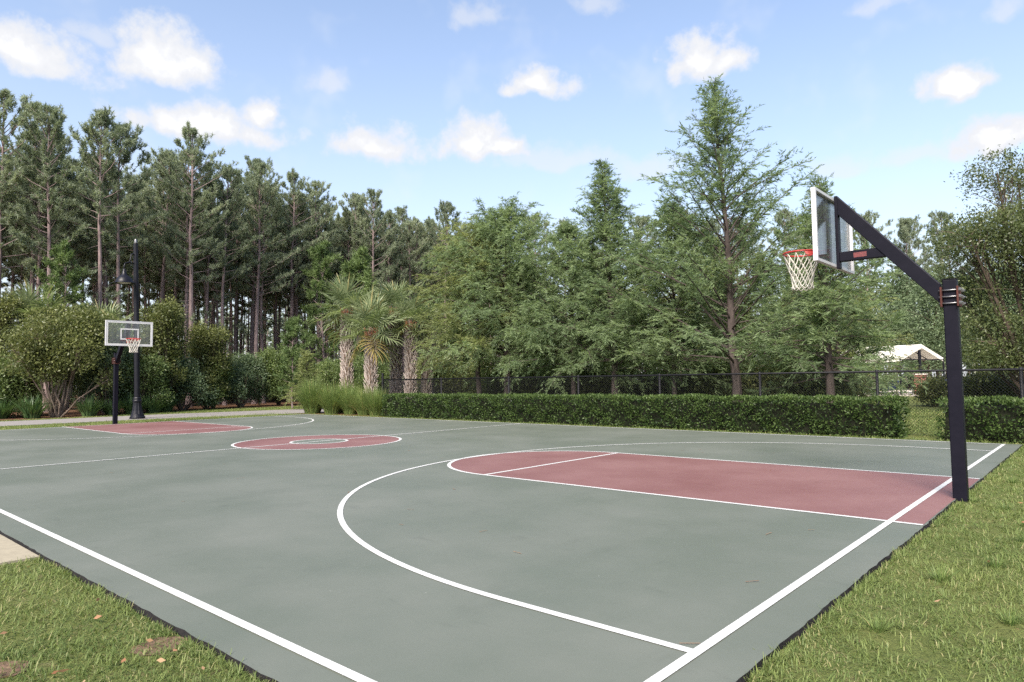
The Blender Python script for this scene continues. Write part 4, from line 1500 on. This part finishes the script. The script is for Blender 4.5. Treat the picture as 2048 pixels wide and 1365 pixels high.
def lawn():
    g = np.random.default_rng(5)
    cx, cy_ = CAM.x, CAM.y
    allV, allT = [], []

    def fbm(x, y, s, ph):
        return (np.sin(x * s + 1.3 * np.sin(y * s * .7 + ph) + ph) + np.sin(y * s * 1.3 + 1.7 * np.sin(x * s * .6 - ph)) + .6 * np.sin((x + y) * s * 2.3 + ph * 2) + .5 * np.sin((x - y) * s * 3.1)) / 3.1

    def patch(x0, x1, y0, y1, dens, hgt, wid, cond=None, maxd=None, mind=None, two=False):
        n = int((x1 - x0) * (y1 - y0) * dens)
        x, y = g.uniform(x0, x1, n), g.uniform(y0, y1, n)
        d = np.hypot(x - cx, y - cy_)
        k = np.ones(n, bool)
        if maxd: k &= d < maxd
        if mind: k &= d >= mind
        if cond is not None: k &= cond(x, y)
        # the view wedge with a wide margin
        an = np.degrees(np.arctan2(y - cy_, x - cx))
        an = np.where(an < -90, an + 360, an)
        k &= ((an > 75) & (an < 205)) | (d < 2.2)
        big = fbm(x, y, 1.1, .4)
        mid = fbm(x, y, 5.5, 2.1)
        fin = fbm(x, y, 17.0, .9)
        worn = np.zeros(n, bool)
        for (wx, wy, wr) in SOIL:
            worn |= np.hypot(x - wx, y - wy) + .05 * fin < wr
        bare = (mid * .6 + fbm(x, y, 2.6, 4.2) * .6 + fin * .25) > .52
        k &= ~(bare & (g.uniform(size=n) < .8))
        k &= ~(worn & (g.uniform(size=n) < .72))
        x, y, big, mid, fin = x[k], y[k], big[k], mid[k], fin[k]
        n = len(x)
        if n == 0:
            return
        L_ = hgt * g.uniform(.4, 1.2, n) * (1 + .45 * mid + .4 * fin)
        a = g.uniform(0, 2 * PI, n) + big * 1.5
        lean = g.uniform(.3, 1.7, n)
        ca, sa = np.cos(a), np.sin(a)
        wv = wid * g.uniform(.7, 1.3, n)
        sx, sy = -sa * wv / 2, ca * wv / 2
        z0 = -.034
        b0 = np.stack([x, y, np.full(n, z0)], 1)
        m_ = b0 + np.stack([ca * L_ * lean * .42, sa * L_ * lean * .42, L_ * .6 * (1.05 - .25 * lean)], 1)
        tp = b0 + np.stack([ca * L_ * lean, sa * L_ * lean, L_ * (1.0 - .42 * lean)], 1)
        S = np.stack([sx, sy, np.zeros(n)], 1)
        q1 = np.stack([b0 + S, b0 - S, m_ - S * .8, m_ + S * .8], 1)
        q2 = np.stack([m_ + S * .8, m_ - S * .8, tp - S * .1, tp + S * .1], 1)
        tn = g.beta(1.6, 1.6, n) * .55 + .16 + big * .20 + mid * .16 + fin * .10
        tn = np.where(g.uniform(size=n) < .06 + .30 * np.clip(-mid - .2, 0, 1) + .14 * np.clip(big - .2, 0, 1), .97, np.clip(tn, 0, .88))
        if two:
            allV.append(q1); allT.append(tn)
            allV.append(q2); allT.append(tn)
        else:
            allV.append(np.stack([b0 + S, b0 - S, tp - S * .25, tp + S * .25], 1)); allT.append(tn)

    out_court = lambda x, y: (x > CX1 + .012) | (x < CX0 - .03) | (y < CY0 - .012) | (y > CY1 + .03)
    offwalk = lambda x, y: out_court(x, y) & ~((x < -5.11) & (x > -7.42) & (y < -7.3))
    near = lambda x, y: offwalk(x, y) & ((y - cy_) > -1.2)
    # right lawn and left lawn, near to far
    patch(-9, 6, -9.6, -1.5, 4500, .048, .0048, near, maxd=4.6, two=True)
    patch(-9, 6, -9.6, 1.0, 3200, .048, .006, near, maxd=7.5, mind=4.6)
    patch(-9, 7, -9.6, 5.0, 1600, .05, .0085, near, maxd=12.5, mind=7.5)
    patch(.29, 8, 2, 9.0, 800, .047, .012, near, mind=12.5)
    # a little bare soil shows where the turf has worn away
    # lip of blades hanging over the court edges
    patch(.295, .36, -8, 8, 5000, .06, .006, out_court)
    patch(-5.1, .3, -7.53, -7.465, 6000, .06, .006, out_court)
    # far sideline strip, far end, beyond the path
    patch(-25.4, 4, 7.63, 8.16, 900, .075, .014, out_court)
    patch(-28.6, -25.53, -9, 8.2, 520, .05, .018, out_court)
    onpath = lambda x, y: (x < -32.45) & (x > -33.9 - np.clip((y - 2) * .5, 0, 2.6))
    patch(-37, -32.4, -8, 15, 420, .05, .022, onpath)
    # lawn seen through the gap and behind the fence
    patch(-8, 4.5, 9.0, 24, 260, .055, .03)
    V, T_ = np.concatenate(allV), np.concatenate(allT)
    o = link('lawn_grass', raw_mesh('lawn_grass', V, 4, 'lawn_blade', T_))
    tag(o, 'short patchy green lawn grass around the court', 'grass', kind='stuff')
    # coarse taller tufts standing out of the mown lawn
    tuft = [make_clump(600 + k, 70, .14, .26, .007, 'tall_grass') for k in range(3)]
    gt = random.Random(4)
    for k, (x, y) in enumerate([(1.04, -1.9), (1.0, -1.15), (.95, -2.95), (1.7, -1.3), (1.6, -.6), (.75, -.3), (2.1, -2.2), (1.2, .6), (1.7, .8), (1.3, 2.4), (.7, -3.6), (1.4, -3.4), (1.15, -4.3), (1.75, -4.0), (.6, -4.9), (2.3, -3.2), (2.4, -.9), (2.0, .1), (.62, 1.9), (1.9, 3.2)]):
        o = link('grass_tuft', tuft[k % 3], None, (x, y, -.05), (0, 0, gt.uniform(0, 6)), gt.uniform(.7, 1.1))
        tag(o, 'coarse grass tuft standing out of the mown lawn beside the near baseline', 'grass tuft', 'coarse tufts in the right lawn')
    for k, (x, y) in enumerate([(.42, .02), (.30, .13)]):
        o = link('grass_tuft', tuft[k], None, (x, y, -.05), (0, 0, 1 + k), .75)
        tag(o, 'grass tuft growing against the foot of the near hoop pole', 'grass tuft', 'tufts at the pole foot')


lawn()


def litter():
    g = np.random.default_rng(9)
    n = 90
    x = np.concatenate([g.uniform(.35, 3.5, 60), g.uniform(-4.8, -.4, 30)])
    y = np.concatenate([g.uniform(-6.5, 3, 60), g.uniform(-8.4, -7.55, 30)])
    P = np.stack([x, y, np.full(n, .004)], 1)
    a = g.uniform(0, 6.3, n)
    D = np.stack([np.cos(a), np.sin(a), g.uniform(-.1, .3, n)], 1)
    V1 = leaves(P, unit(D), g.uniform(.03, .06, n), g.uniform(.015, .03, n), g)
    # needles and specks blown on the court
    m_ = 40
    P2 = np.stack([g.uniform(-12, .2, m_), g.uniform(-7, 4, m_), np.full(m_, .008)], 1)
    a = g.uniform(0, 6.3, m_)
    D2 = np.stack([np.cos(a), np.sin(a), np.zeros(m_)], 1)
    S2 = np.stack([-np.sin(a), np.cos(a), np.zeros(m_)], 1) * .0035
    L2 = g.uniform(.03, .12, (m_, 1))
    V2 = np.stack([P2 - S2, P2 + S2, P2 + D2 * L2 + S2, P2 + D2 * L2 - S2], 1)
    o = link('fallen_leaves', raw_mesh('fallen_leaves', np.concatenate([V1, V2]), 4, 'dry_leaf', np.concatenate([g.uniform(0, 1, n), g.uniform(0, .5, m_)])))
    tag(o, 'scattered dry fallen leaves and needles on lawn and court', 'leaf litter', kind='stuff')


litter()
